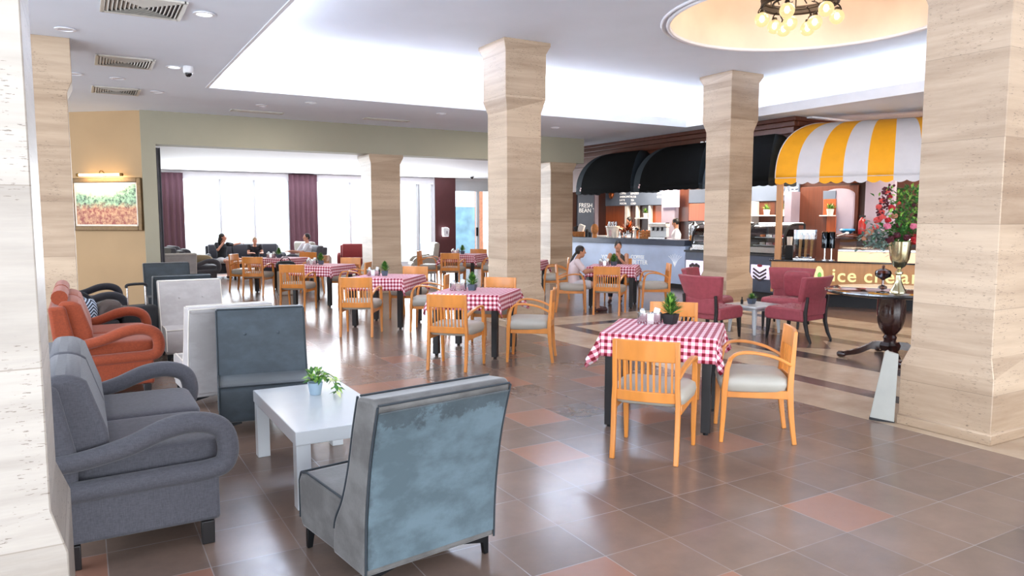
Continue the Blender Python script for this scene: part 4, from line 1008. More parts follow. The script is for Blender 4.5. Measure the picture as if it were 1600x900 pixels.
b = B(); lathe(b, [(.0, 0), (.078, 0), (.075, .02), (.052, .05), (.026, .12), (.020, .17), (.036, .185), (.036, .20), (.018, .215), (.022, .235), (.055, .26), (.085, .33), (.098, .42), (.105, .50), (.10, .50), (.09, .42), (.0, .40)], 40); obj('vase_body', b, 'gold', t, smooth=True)
t = thing('candy_bowl', 'smoked brown glass lidded bowl beside the brass vase', 'lidded bowl', (bp_.x, bp_.y, zt))
b = B(); lathe(b, [(.0, 0), (.05, 0), (.045, .012), (.014, .03), (.012, .085), (.03, .10), (.082, .13), (.092, .17), (.086, .17), (.07, .13), (.0, .11)], 32); obj('bowl', b, 'glassbrown', t, smooth=True)
b = B(); lathe(b, [(.092, .172), (.08, .20), (.03, .222), (.010, .226), (.018, .245), (.012, .262), (.0, .265)], 32); obj('lid', b, 'glassbrown', t, smooth=True)
# bouquet: every flower head its own part
t = thing('bouquet', 'tall mixed bouquet of pink roses, red peonies and greenery in the brass vase', 'flowers', (vp.x, vp.y, zt + .515)); t.scale = (1.1,) * 3
rgt = Vector((_R.x, _R.y, 0)).normalized(); tow = Vector((-_F.x, -_F.y, 0)).normalized()
def bq(r_, u_, f_=0): return rgt * r_ + Vector((0, 0, u_)) + tow * f_
rnd = random.Random(11)
def flower(name, c, r, m, n=26, ruffle=.35):
    b = B(); c = Vector(c)
    for i in range(n):
        a = i * 2.399; q = (i + .5) / n; el = R(85 - 105 * q); rr = r * (0.35 + .65 * q)
        d = Vector((math.cos(a) * math.cos(el), math.sin(a) * math.cos(el), math.sin(el)))
        d = (d + tow * .7).normalized(); s = d.cross(Vector((0, 0, 1)) if abs(d.z) < .9 else Vector((1, 0, 0))).normalized(); u = s.cross(d)
        p = c + d * rr * .55; w_ = r * .55
        v = [b.verts.new(p + s * x * w_ + u * y * w_ + d * zz * r) for x, y, zz in ((-.5, -.5, 0), (.5, -.5, 0), (.7, .1, ruffle * .4), (.3, .7, rnd.uniform(0, ruffle)), (-.3, .7, rnd.uniform(0, ruffle)), (-.7, .1, ruffle * .4))]
        b.faces.new(v)
    return obj(name, b, m, t)
ks = 1.0
for r_, u_, f_, rad, m, nm in ((-.17, .19, .06, .052, 'rosep', 'rose'), (.09, .19, .06, .05, 'rosep', 'rose'), (.12, .06, .08, .085, 'rosered', 'peony'), (.20, .09, .05, .075, 'rosered', 'peony'), (.215, .02, .03, .06, 'rosered', 'peony'),
                              (-.24, .25, .0, .055, 'coral', 'carnation'), (-.20, .33, -.02, .05, 'coral', 'carnation'), (-.19, .44, -.02, .045, 'coral', 'carnation'), (-.15, .53, -.02, .045, 'coral', 'carnation'), (-.21, .28, .04, .045, 'coral', 'carnation'), (.26, .45, .0, .07, 'rosep', 'rose'),
                              (-.14, .06, .06, .06, 'burg', 'dahlia'), (-.07, .10, .06, .05, 'burg', 'dahlia'), (-.33, .13, .03, .06, 'peach', 'hydrangea'), (-.36, .07, .0, .04, 'peach', 'hydrangea'), (-.09, .29, .03, .045, 'peach', 'hydrangea'), (-.04, .42, .0, .035, 'coral', 'carnation'), (.16, .30, -.02, .045, 'burg', 'dahlia'), (-.12, .37, .03, .05, 'rosered', 'peony'), (-.23, .38, .0, .045, 'coral', 'carnation'), (-.16, .25, .05, .045, 'rosered', 'peony'), (.02, .08, .08, .05, 'burg', 'dahlia'), (.10, .40, .03, .03, 'burg', 'dahlia'), (-.13, .48, .0, .04, 'rosered', 'peony'), (-.05, .20, .05, .04, 'burg', 'dahlia'), (-.28, .18, .05, .045, 'coral', 'carnation'), (.22, .20, .02, .04, 'coral', 'carnation')):
    flower(nm, bq(r_, u_, f_), rad, m)
b = B()
for i in range(900):      # mixed greenery
    k = rnd.random()
    if k < .5: base = bq(rnd.gauss(.06, .10), rnd.uniform(.12, .57), rnd.uniform(-.08, .06)); mi = rnd.choice((0, 0, 1))
    elif k < .75: base = bq(rnd.gauss(-.26, .06), rnd.gauss(.08, .07), rnd.uniform(-.05, .08)); mi = 2
    else: base = bq(rnd.gauss(-.02, .12), rnd.uniform(.0, .2), rnd.uniform(-.08, .06)); mi = 0
    leafblade(b, base, (rnd.uniform(-1, 1), rnd.uniform(-1, 1), rnd.uniform(-.4, 1)), rnd.uniform(.05, .095), rnd.uniform(.022, .040), .2, mi=mi)
obj('greenery', b, ['leaf', 'leaf2', 'silver'], t)
b = B()
for (r_, u_) in ((-.17, .19), (.09, .19), (.12, .06), (-.24, .25), (-.15, .56), (.26, .45), (.10, .58), (.18, .60), (-.33, .13), (.0, .45), (.05, .55)):
    tube(b, spline([tuple(bq(0, -.38 + .34, 0)), tuple(bq(r_ * .3, u_ * .4, 0)), tuple(bq(r_, u_, 0))], 5), .004, 5)
    if u_ > .5:
        for q in range(14): leafblade(b, bq(r_ * (.5 + .5 * q / 13) + rnd.uniform(-.03, .03), u_ * (.5 + .5 * q / 13), rnd.uniform(-.03, .03)), (rnd.uniform(-1, 1), rnd.uniform(-1, 1), rnd.uniform(0, 1)), .045, .02, .1)
obj('stems', b, 'leaf', t)
b = B()
for i in range(90):
    q = rnd.random(); ball(b, bq(-.20 + .06 * q + rnd.uniform(-.05, .05), .30 + .30 * q, rnd.uniform(-.04, .04)), rnd.uniform(.007, .014), 6, 4)
obj('berry_sprays', b, 'burg', t)

# leaning board beside the right column
t = thing('leaning_board', 'grey-white folded board leaning against the right column', 'board', (5.47, 3.55, 0), 0)
b = B(); prism(b, [(-.06, 0), (.12, 0), (.07, .56), (.0, .57), (-.01, .58), (-.03, .56)], -.02, .02, 'Y'); obj('panel', b, 'boardg', t, bevel=.004)
t.rotation_euler = (0, R(6), R(-58))
b = B(); bx(b, -.062, .122, -.024, .024, -.0, .02); obj('dark_foot', b, 'bag', t)
# ================================================================= coffee bar
def yzrect(px0, px1, py0, py1, X):
    a = onx(px0, (py0 + py1) / 2, X); c = onx(px1, (py0 + py1) / 2, X); m = (px0 + px1) / 2
    return min(a.y, c.y), max(a.y, c.y), onx(m, py1, X).z, onx(m, py0, X).z
def wallpanel(name, px0, px1, py0, py1, X, m, label=None, cat=None, th=.04, group=None, parent=None):
    y0, y1, z0, z1 = yzrect(px0, px1, py0, py1, X)
    o = obj(name, boxbm(X - th, X, y0, y1, z0, z1), m, parent, bevel=.004)
    if label: tag(o, label, cat, group)
    return o
XP = XB - .02
ROTB = (R(90), 0, R(-90))       # text on a face looking towards -X
t = thing('bar_back_unit', 'wood-panelled back wall unit of the coffee bar with niches', 'shelving unit', (0, 0, 0))
wallpanel('white_post', 980, 985, 321, 372, XP - .05, 'cream', parent=t, th=.10)
wallpanel('white_post', 997, 1000, 321, 372, XP - .05, 'cream', parent=t, th=.10)
wallpanel('white_post', 1017, 1020, 321, 360, XP - .05, 'cream', parent=t, th=.10)
wallpanel('white_post', 1040, 1061, 300, 385, XP - .02, 'lilac', parent=t, th=.16)
wallpanel('white_post', 925, 936, 300, 372, XP - .02, 'lilac', parent=t, th=.16)
wallpanel('wood_panel', 948, 980, 321, 370, XP, 'orwood', parent=t)
wallpanel('wood_panel', 985, 997, 321, 370, XP, 'brwood', parent=t)
wallpanel('wood_panel', 1020, 1040, 321, 349, XP, 'orwood', parent=t)
wallpanel('wood_panel', 936, 948, 298, 372, XP, 'brwood', parent=t)
wallpanel('wood_panel', 1061, 1078, 296, 346, XP, 'brwood', parent=t)
wallpanel('wood_panel', 1078, 1106, 318, 345, XP, 'orwood', parent=t)
wallpanel('dark_niche', 1000, 1017, 322, 362, XP, 'dkwood', parent=t)
wallpanel('niche_shelf', 1000, 1017, 340, 342, XP - .04, 'cream', parent=t, th=.2)
wallpanel('upper_panel', 1078, 1106, 296, 317, XP, 'board', parent=t)
mb = wallpanel('menu_board', 948, 1037, 288, 321, XP - .12, 'board', 'wide slate menu board with chalk-white lines above the coffee bar', 'menu board', th=.05)
y0, y1, z0, z1 = yzrect(948, 1037, 288, 321, XP - .12)
for px, ln in ((968, ('COFFEE', 'AMERICANO', 'LATTE', 'MOCHA')), (985, ('ESPRESSO', 'FILTER', 'TEA', 'COLD')), (1026, ('MUFFIN', 'CAKE'))):
    for k, s in enumerate(ln):
        p = onx(px, 304 + 5.2 * k, XP - .18); text('menu_line', s, .085, 'chalk', (XP - .172, p.y, p.z), ROTB, mb, .003)
p = onx(955, 303, XP - .2); b = B(); ball(b, (XP - .2, p.y, p.z), (.03, .13, .15), 16, 10); obj('orange_emblem', b, 'copper', mb, smooth=True)
wallpanel('lit_sign', 1037, 1062, 297, 324, XP - .18, 'lightbox', 'small white lit panel hanging over the bar beside the menu board', 'sign', th=.05)
# end wall board with lettering
def xzrect(px0, px1, py0, py1, Y):
    a = ony(px0, (py0 + py1) / 2, Y); c = ony(px1, (py0 + py1) / 2, Y); m = (px0 + px1) / 2
    return min(a.x, c.x), max(a.x, c.x), ony(m, py1, Y).z, ony(m, py0, Y).z
x0, x1, z0, z1 = xzrect(902, 927, 303, 385, 18.95)
o = obj('chalkboard_panel', boxbm(x0, x1, 18.93, 18.995, z0, z1), 'board', bevel=.004); tag(o, 'tall blue-grey board with white lettering at the left end of the bar', 'board')
for s, py in (('FRESH', 324), ('BEAN TO', 332)):
    p = ony(904.5, py, 18.92); text('lettering', s, .19, 'chalk', (p.x, 18.925, p.z), (R(90), 0, 0), o, .003)
x0, x1, z0, z1 = xzrect(927.5, 932, 325, 342, 18.98); o = obj('paper_notice', boxbm(x0, x1, 18.98, 18.998, z0, z1), 'paper'); tag(o, 'white paper notice pinned at the left end of the bar', 'notice')
t = thing('lantern', 'round amber lantern standing at the left end of the bar', 'lantern', tuple(onz(929, 371.5, 1.12).xy) + (1.122,))
b = B(); ball(b, (0, 0, .22), (.10, .10, .14), 16, 10); lathe(b, [(.06, 0), (.06, .10)], 16); obj('shade', b, 'basket', t, smooth=True)

# counters
ct = thing('coffee_counter', 'long blue-grey coffee bar counter with white lettering', 'counter', (11.90, 12.62, 0), math.atan2(3.8, -.45))
CL = 6.3
obj('front_panel', boxbm(0, CL, -.60, -.04, .10, .985), 'concrete', ct, bevel=.004)
obj('worktop', boxbm(-.02, CL, -.66, .02, .985, 1.12), 'conc2', ct, bevel=.006)
obj('plinth', boxbm(.02, CL, -.58, -.10, 0, .10), 'black', ct)
def on_counter(px, py, h=1.122, back=0.0):
    p = onz(px, py, h); return p
def ctext(s, px, py, size):
    A = Vector((11.90, 12.62)); D = Vector((-.45, 3.8)).normalized(); Nn = Vector((-D.y, D.x))
    r = ray(px, py); q = A + Nn * .0; tt = (q.x * Nn.x + q.y * Nn.y) / (r.x * Nn.x + r.y * Nn.y); P = Vector((0, 0, EYE)) + r * tt
    rel = Vector((P.x - 11.90, P.y - 12.62)); text('lettering', s, size, 'chalk', (rel.dot(D), -.036, P.z), (R(90), 0, R(180)), ct, .004)
ctext('YOUR', 938, 405, .17); ctext('COFFEE', 984, 404, .13); ctext('BETTER', 986, 412, .15)
b = B()
for k in range(7): tube(b, spline([(.30, -.035, .50), (.30 + .03 * (k - 3), -.035, .66), (.30 + .065 * (k - 3), -.035, .80 - .02 * abs(k - 3))], 4), .004, 5)
obj('leaf_drawing', b, 'chalk', ct)
# patisserie counter with lit boxes
pc_ = thing('cake_counter', 'slate patisserie counter with two lit picture boxes behind the column', 'counter', (11.92, 12.60, 0), 0)
obj('body', boxbm(0, .75, -2.78, 0, .12, .86), 'conc2', pc_, bevel=.005); obj('plinth', boxbm(.06, .7, -2.75, -.02, 0, .12), 'black', pc_); obj('worktop', boxbm(-.03, .78, -2.78, .02, .86, .90), 'black', pc_, bevel=.004)
def lbox(px0, px1, py0, py1, cake):
    y0, y1, z0, z1 = yzrect(px0, px1, py0, py1, 11.90)
    f = obj('lit_box', boxbm(-.03, 0, y0 - 12.60, y1 - 12.60, z0, z1), 'lightbox', pc_, bevel=.004)
    yc, zc = (y0 + y1) / 2 - 12.60, (z0 + z1) / 2
    b = B()
    if cake:     # two chevron layers and a berry
        for k in range(3):
            z = zc - .13 + .075 * k
            for s in (-1, 1): box(b, (-.034, yc + s * .085, z + .0), (.008, .19, .035), rot=Matrix.Rotation(R(28) * s, 3, 'X'))
        obj('cake_picture', b, 'brown_ink', f); b = B(); ball(b, (-.036, yc, zc + .13), (.008, .07, .03), 10, 6); obj('berry_picture', b, 'berry', f)
    else:
        for k in range(5): ball(b, (-.036, yc - .12 + .06 * k, zc + .03 + .03 * (k % 2)), (.008, .05, .045), 10, 6)
        bx(b, -.038, -.03, yc - .15, yc + .15, zc - .06, zc - .02); obj('cake_picture', b, 'brown_ink', f)
lbox(1072, 1100, 407, 429, False); lbox(1173.5, 1202, 414, 436, True)
# curved glass cake cases
def cakecase(y0, y1, label, rows=2):
    t = thing('cake_display_case', label, 'display case', (11.98, (y0 + y1) / 2, .90)); L_ = y1 - y0; h = L_ / 2
    obj('base', boxbm(0, .62, -h, h, 0, .14), 'black', t, bevel=.01); obj('front_strip', boxbm(-.02, 0.0, -h + .02, h - .02, .02, .13), 'steel', t)
    prof = [(0.0, .14), (.01, .30), (.06, .45), (.16, .56), (.30, .60), (.60, .60)]
    b = B(); loft(b, [[(x, -h + .03, z) for x, z in prof], [(x, h - .03, z) for x, z in prof]], close=False); obj('curved_glass', b, 'glass2', t, smooth=True)
    for s in (-1, 1):
        b = B(); tube(b, [(x, s * h, z) for x, z in spline2(prof)], .022, 8); tube(b, [(.60, s * h, .60), (.60, s * h, .14)], .022, 8); obj('end_frame', b, 'bag', t, smooth=True)
        obj('end_glass', boxbm(.05, .58, s * h - .004, s * h + .004, .14, .50), 'glass2', t)
    for k in range(rows):
        sh = obj('glass_shelf', boxbm(.12 + .05 * k, .56, -h + .05, h - .05, .16 + .16 * k, .17 + .16 * k), 'white', t)
        for q in range(int(L_ / .17)):
            b = B(); y = -h + .13 + .17 * q
            lathe(b, [(.0, 0), (.055, 0), (.055, .05), (.0, .055)], 14, (.32, y, .17 + .16 * k)); obj('cake', b, ('cream', 'copper', 'berry', 'pinkp')[(q + k) % 4], sh)
    obj('lit_header', boxbm(.30, .60, -h + .03, h - .03, .60, .63), 'downl', t)
    return t
def spline2(pts): return [(p.x, p.y) for p in spline([(a, c, 0) for a, c in pts], 4)]
cakecase(11.2, 12.45, 'glass cake case on the counter, left of the column'); cakecase(9.92, 10.85, 'curved glass cake case right of the column, behind the oak post')
# bar equipment, each standing on the counter
def at(px, py=None, h=1.122, dy=0): p = onz(px, py, h); return (p.x, p.y, h)
CX = 12.25
def barpos(px):       # on the counter top, a third in from its front edge
    r = ray(px, 370); A = Vector((11.90 + .22, 12.62)); D = Vector((-.45, 3.8)).normalized(); Nn = Vector((-D.y, D.x))
    tt = A.dot(Nn) / (r.x * Nn.x + r.y * Nn.y); return (r.x * tt, r.y * tt, 1.122)
def barthing(name, px, label, cat, **k): return thing(name, label, cat, barpos(px), R(-60), **k)
t = barthing('ice_bucket', 957, 'big white ice bucket with upturned glasses on the coffee bar', 'bucket')
b = B(); lathe(b, [(.0, 0), (.13, 0), (.17, .26), (.185, .27), (.185, .30), (.16, .30), (.14, .05), (.0, .04)], 28); obj('pail', b, 'cream', t, smooth=True)
b = B(); bx(b, -.03, .03, -.16, -.15, .04, .22); obj('pink_label', b, 'pinkp', t)
for k in range(6):
    b = B(); a = k * PI / 3; lathe(b, [(.03, 0), (.028, .11), (.0, .115)], 12, (.10 * math.cos(a), .10 * math.sin(a), .30)); obj('drinking_glass', b, 'glass2', t, smooth=True)
t = barthing('flower_arrangement', 981, 'dried copper-coloured arrangement in a glass jar on the bar', 'vase')
b = B(); lathe(b, [(.0, 0), (.11, 0), (.13, .12), (.10, .22), (.11, .25)], 24, caps=False); obj('glass_jar', b, 'glass2', t, smooth=True)
b = B(); rnd = random.Random(3)
for i in range(70):
    a = rnd.uniform(0, 6.28); el = R(rnd.uniform(15, 85)); leafblade(b, (0, 0, .08), (math.cos(a) * math.cos(el), math.sin(a) * math.cos(el), math.sin(el)), rnd.uniform(.2, .52), .05, .2)
obj('dried_leaves', b, 'copper', t)
def jar(px, label, m, h=.16, r=.05):
    t = barthing('storage_jar', px, label, 'jar', group='jars and bottles on the coffee bar')
    b = B(); lathe(b, [(.0, 0), (r, 0), (r, h * .8), (r * .7, h * .88)], 16); obj('jar_body', b, m, t, smooth=True)
    b = B(); lathe(b, [(r * .75, h * .88), (r * .75, h), (.0, h + .01)], 16); obj('lid', b, 'bag', t, smooth=True)
for px, lb, m, h in ((917, 'dark bottle nearest the left end of the bar', 'bag', .20), (921, 'second dark bottle from the left end of the bar', 'metalb', .13), (969, 'steel jar just right of the white ice bucket', 'steel', .22), (994, 'cream jar right of the dried arrangement', 'cream', .26), (997, 'copper canister behind the seated woman', 'copper', .24), (1001, 'white mug stack between canister and wooden crate', 'cream', .2), (1020, 'small copper jar before the coffee machine', 'copper', .18)):
    jar(px, lb, m, h)
t = barthing('tray_stand', 939, 'flat white tray near the left end of the bar', 'tray'); obj('tray', boxbm(-.2, .2, -.12, .12, 0, .05), 'paper', t, bevel=.008)
t = barthing('wicker_basket', 906, 'wicker basket with white packets at the left end of the bar', 'basket')
b = B(); loft(b, [[(-s, -s * .7, z), (s, -s * .7, z), (s, s * .7, z), (-s, s * .7, z)] for s, z in ((.15, 0), (.18, .14))]); obj('basket_body', b, 'basket', t, bevel=.01)
b = B(); box(b, (.04, 0, .22), (.16, .10, .22), rot=Matrix.Rotation(R(20), 3, 'Y')); obj('packet', b, 'paper', t, bevel=.01)
b = B(); box(b, (-.09, 0, .2), (.12, .1, .16), rot=Matrix.Rotation(R(-20), 3, 'Y')); obj('packet', b, 'bag', t, bevel=.01)
t = barthing('espresso_machine', 1029, 'white espresso machine on the bar beside the barista', 'coffee machine'); t.scale = (.62, .62, .80)
obj('body', boxbm(-.33, .33, -.05, .28, .05, .36), 'white', t, bevel=.02); obj('top_tray', boxbm(-.35, .35, -.20, .28, .36, .46), 'cream', t, bevel=.015)
obj('cup_rail', boxbm(-.33, .33, -.18, .26, .46, .49), 'steel', t); obj('drip_tray', boxbm(-.33, .33, -.24, .0, 0, .06), 'steel', t, bevel=.008)
for x in (-.18, 0, .18):
    b = B(); lathe(b, [(.035, .36), (.035, .27), (.03, .25)], 14, (x, -.13, 0)); tube(b, [(x, -.13, .27), (x, -.27, .25)], .013, 8); obj('group_head', b, 'metalb', t, smooth=True)
t = barthing('wooden_crate', 1011, 'wooden crate of jars in front of the espresso machine', 'crate'); 
b = B()
for z in (.02, .08, .14): bx(b, -.16, .16, -.10, -.085, z, z + .045); bx(b, -.16, .16, .085, .10, z, z + .045); bx(b, -.16, -.145, -.085, .085, z, z + .045); bx(b, .145, .16, -.085, .085, z, z + .045)
bx(b, -.16, .16, -.1, .1, 0, .02); obj('slats', b, 'basket', t)
for x in (-.1, 0, .1):
    b = B(); lathe(b, [(.0, .02), (.04, .02), (.04, .2), (.0, .21)], 12, (x, 0, 0)); obj('bottle', b, 'copper', t, smooth=True)
t = thing('juice_dispenser', 'steel and glass juice dispenser with orange juice on the cake counter', 'drink dispenser', (12.15, 12.58, .90), 0)
b = B(); lathe(b, [(.0, 0), (.14, 0), (.12, .05), (.04, .08), (.04, .18), (.12, .20), (.0, .2)], 24); obj('stand', b, 'steel', t, smooth=True)
b = B(); lathe(b, [(.12, .20), (.12, .50)], 24, caps=False); obj('glass_tank', b, 'glass2', t, smooth=True)
b = B(); lathe(b, [(.0, .21), (.11, .21), (.11, .33), (.0, .33)], 24); obj('juice', b, 'amber', t, smooth=True)
b = B(); lathe(b, [(.13, .50), (.12, .56), (.05, .60), (.03, .64), (.0, .65)], 24); obj('lid', b, 'steel', t, smooth=True)
# shelf plants at the back
def shelfplant(px, py, X, label, z=None):
    p = onx(px, py, X); t = thing('shelf_plant', label, 'potted plant', (X, p.y, p.z), 0, 'small potted plants on the bar shelves')
    b = B(); lathe(b, [(.0, 0), (.06, 0), (.08, .13), (.07, .13), (.0, .11)], 16); obj('pot', b, 'cream', t, smooth=True)
    b = B(); rnd = random.Random(int(px))
    for i in range(60): a = rnd.uniform(0, 6.28); el = R(rnd.uniform(20, 90)); leafblade(b, (0, 0, .12), (math.cos(a) * math.cos(el), math.sin(a) * math.cos(el), math.sin(el)), rnd.uniform(.08, .2), .03, .1, mi=i % 2)
    obj('foliage', b, ['leaf', 'leaf2'], t)
shelfplant(1009, 340, XP - .15, 'leafy plant in the dark niche behind the bar')
# right-hand shelves (right of the cream column)
t = thing('wall_shelf_unit', 'open shelf unit with orange niches right of the column', 'shelving unit', (0, 0, 0))
wallpanel('niche_back', 1170, 1185, 315, 350, XP, 'orwood', parent=t); wallpanel('niche_back', 1185, 1212, 315, 350, XP, 'brwood', parent=t); wallpanel('niche_back', 1212, 1239, 314, 352, XP, 'dkwood', parent=t)
wallpanel('upper_panel', 1165, 1250, 284, 314, XP - .03, 'board', parent=t); wallpanel('shelf_board', 1165, 1239, 336, 338, XP - .04, 'cream', parent=t, th=.3)
wallpanel('divider', 1184, 1186, 315, 350, XP - .04, 'cream', parent=t, th=.25); wallpanel('side_post', 1239, 1250, 300, 352, XP - .03, 'lilac', parent=t, th=.3)
shelfplant(1198, 336, XP - .2, 'yellow-green plant in a cream pot on the right shelf, left of the post'); shelfplant(1228, 336, XP - .2, 'dark green plant in a cream pot on the shelf right of the post')
b = B(); p = onx(1178, 336, XP - .2); lathe(b, [(.0, 0), (.08, 0), (.08, .16), (.0, .17)], 16, (XP - .2, p.y, p.z)); o = obj('shelf_canister', b, 'cream', smooth=True); tag(o, 'white canister on the right shelf close to the column', 'canister')
text('sign_lettering', 'CAFE', .24, 'chalk', (XP - .09, onx(1219, 305, XP).y, onx(1219, 305, XP).z), ROTB, t, .004)

# ================================================================= awnings
def awning(name, label, loc, rotz, W, D, z0, H, cols, scallop=.045, end=None, val=.12, seg=16, endcol=None, group=None, seam=False):
    """local: x along the front, y back towards the wall (front edge at y=0)"""
    t = thing(name, label, 'awning', loc, rotz, group)
    ins = end if end is not None else D * .8
    mats = [c for c, _ in cols]; uniq = []
    for c in mats + ([endcol] if endcol else []):
        if c not in uniq: uniq.append(c)
    tot = sum(w_ for _, w_ in cols); b = B()
    bounds = [0]
    for _, w_ in cols: bounds.append(bounds[-1] + w_ / tot)
    def pt(u, a):
        k = (1 - math.cos(a)) ** 1.25; x = ins * k + (W - 2 * ins * k) * u
        return (x, D * (1 - math.cos(a)), z0 + H * math.sin(a))
    angs = [PI / 2 * i / seg for i in range(seg + 1)]
    for ci, (c, _) in enumerate(cols):
        n = 3; us = [bounds[ci] + (bounds[ci + 1] - bounds[ci]) * q / n for q in range(n + 1)]
        vr = [[b.verts.new(pt(u, a)) for u in us] for a in angs]
        for r0_, r1_ in zip(vr, vr[1:]):
            for q in range(n): b.faces.new((r0_[q], r0_[q + 1], r1_[q + 1], r1_[q])).material_index = uniq.index(c)
    ec = uniq.index(endcol) if endcol else uniq.index(cols[0][0])
    for u in (0, 1):
        vr = []
        for a in angs:
            p = pt(u, a); vr.append([b.verts.new(p), b.verts.new((p[0], D, p[2]))])
        for r0_, r1_ in zip(vr, vr[1:]):
            if abs(r0_[0].co.y - D) < 1e-4 and abs(r1_[0].co.y - D) < 1e-4: continue
            b.faces.new((r0_[0], r0_[1], r1_[1], r1_[0])).material_index = ec
    bmesh.ops.remove_doubles(b, verts=b.verts[:], dist=1e-5)
    o = obj('canopy', b, uniq, t, smooth=True, sharp=50); md = o.modifiers.new('t', 'SOLIDIFY'); md.thickness = .012
    b = B()
    for ci, (c, _) in enumerate(cols):
        x0_, x1_ = bounds[ci] * W, bounds[ci + 1] * W; n = 10; sc = max(1, round((x1_ - x0_) / .22))
        top, bot = [], []
        for q in range(n + 1):
            x = x0_ + (x1_ - x0_) * q / n; top.append(b.verts.new((x, 0, z0))); bot.append(b.verts.new((x, -.004, z0 - val + scallop * (1 - abs(math.sin(q / n * PI * sc))))))
        for q in range(n): b.faces.new((top[q], top[q + 1], bot[q + 1], bot[q])).material_index = uniq.index(c)
    for x in (0, W):
        n = 16; top = [b.verts.new((x, D * q / n, z0)) for q in range(n + 1)]; bot = [b.verts.new((x, D * q / n, z0 - val + scallop * (1 - abs(math.sin(q / 4 * PI))))) for q in range(n + 1)]
        for q in range(n): b.faces.new((top[q], top[q + 1], bot[q + 1], bot[q])).material_index = ec
    o = obj('valance', b, uniq, t); md = o.modifiers.new('t', 'SOLIDIFY'); md.thickness = .008
    b = B(); fr = [(0.02, 0.02, z0), (W - .02, .02, z0), (W - .02, D, z0), (.02, D, z0), (.02, .02, z0)]
    for p, q in zip(fr, fr[1:]): tube(b, [p, q], .014, 6)
    obj('frame', b, 'metalb', t)
    if seam:
        b = B(); tube(b, [(0, -.012, z0), (W, -.012, z0)], .006, 6); tube(b, [pt(0, a) for a in angs], .008, 6); tube(b, [pt(1, a) for a in angs], .008, 6); obj('white_piping', b, 'awnw', t)
    return t
# bar awnings: local x runs towards the viewer (-Y), back of the awning on the fascia
def bar_awning(Y1, Y0, label):
    return awning('black_awning', label, (11.32, Y1, 0), R(-90), Y1 - Y0, .80, 2.33, .97, [('awnb_lit', .16), ('awnb', .22), ('awnb', .5), ('awnb', .5), ('awnb', .2)], end=.55, val=.10, scallop=.02, endcol='awnb_lit', group='black awnings over the coffee bar')
a1 = bar_awning(16.1, 13.87, 'leftmost black domed awning over the coffee bar')
a2 = bar_awning(13.75, 11.62, 'middle black domed awning over the coffee bar')
a3 = bar_awning(11.5, 9.78, 'rightmost black domed awning, half hidden by the column')
for a_ in (a1, a2, a3):
    b = B()
    for k in range(5): box(b, (.20 + .012 * k, .02 + .008 * k - .02, 2.34 + .045 * k), (.05, .012, .05), rot=Matrix.Rotation(R(10 * k), 3, 'Y'))
    obj('pink_emblem', b, 'pinkp', a_)
p = onx(1088, 231, 11.95)
o = text('sign_lettering', 'PATISSERIE', .20, 'chalk', (12.04, p.y, p.z), ROTB, None, .012, shear=.25); tag(o, 'white slanted lettering on the dark fascia beside the column', 'sign')

# ================================================================= ice cream stand
BO, BR = Vector((11.23, 9.57, 0)), R(-60)
bt = thing('ice_cream_counter', 'light wood ice cream counter with pale yellow letters and black top', 'counter', BO, BR)
BW = 3.25
obj('front_panel', boxbm(0, BW, 0, .06, .24, .815), 'oak', bt, bevel=.004); obj('side_panel', boxbm(0, .04, .06, .80, .24, .815), 'oak', bt, bevel=.004)
obj('plinth', boxbm(.08, BW, .16, .78, 0, .24), 'bag', bt); obj('worktop', boxbm(-.03, BW, -.03, .82, .815, .845), 'glasstop', bt, bevel=.004)
def booth(px, py, back=0.0):    # point on the front plane (offset back) of the stand, in its own axes
    D = Vector((math.cos(BR), math.sin(BR))); Nn = Vector((-D.y, D.x)); A = Vector((BO.x, BO.y)) + Nn * back; r = ray(px, py)
    tt = A.dot(Nn) / (r.x * Nn.x + r.y * Nn.y); P = Vector((r.x, r.y)) * tt; rel = P - Vector((BO.x, BO.y)); return rel.dot(D), back, EYE + r.z * tt
for s, px, py, sz in (('i', 1299, 439, .335), ('c', 1307.5, 440, .335), ('e', 1323, 440, .335), ('c', 1349, 441, .335), ('r', 1365, 441, .335), ('e', 1382, 442, .335), ('a', 1406, 442.5, .335), ('m', 1423, 443, .335)):
    x, _, z = booth(px, py); text('letter', s, sz, 'letter', (x, -.012, z), (R(90), 0, 0), bt, .014, bold=.004)
x, _, z = booth(1280, 428)
b = B(); prism(b, [(x - .085, z - .07), (x + .085, z - .07), (x + .07, z + .06), (x + .02, z + .14), (x - .03, z + .145), (x - .075, z + .06)], -.03, 0, 'Y'); obj('cone_logo', b, 'letter', bt, bevel=.01)
b = B(); ball(b, (x + .01, -.03, z - .02), (.035, .012, .055), 12, 8); obj('cone_logo_core', b, 'lettergreen', bt)
# posts of the stand
t = thing('canopy_post', 'light wood post at the left corner of the ice cream stand', 'post', BO, BR)
x, _, z = booth(1217, 350, .10); obj('post', boxbm(x - .055, x + .055, .06, .16, .845, 2.30), 'oak', t, bevel=.004)
cols = [('awny', .38), ('awnw', .40), ('awny', .40), ('awnw', .40), ('awny', .42), ('awnw', .42), ('awny', .44), ('awnw', .44), ('awny', .44)]
awning('striped_awning', 'yellow and white striped scalloped awning over the ice cream stand', tuple((BO + Matrix.Rotation(BR, 3, 'Z') @ Vector((0.03, -.06, 0)))[:2]) + (0,), BR, sum(c[1] for c in cols) * .98, 1.25, 2.36, 1.10, cols, end=.72, val=.12, scallop=.04, endcol='awny', seam=True)
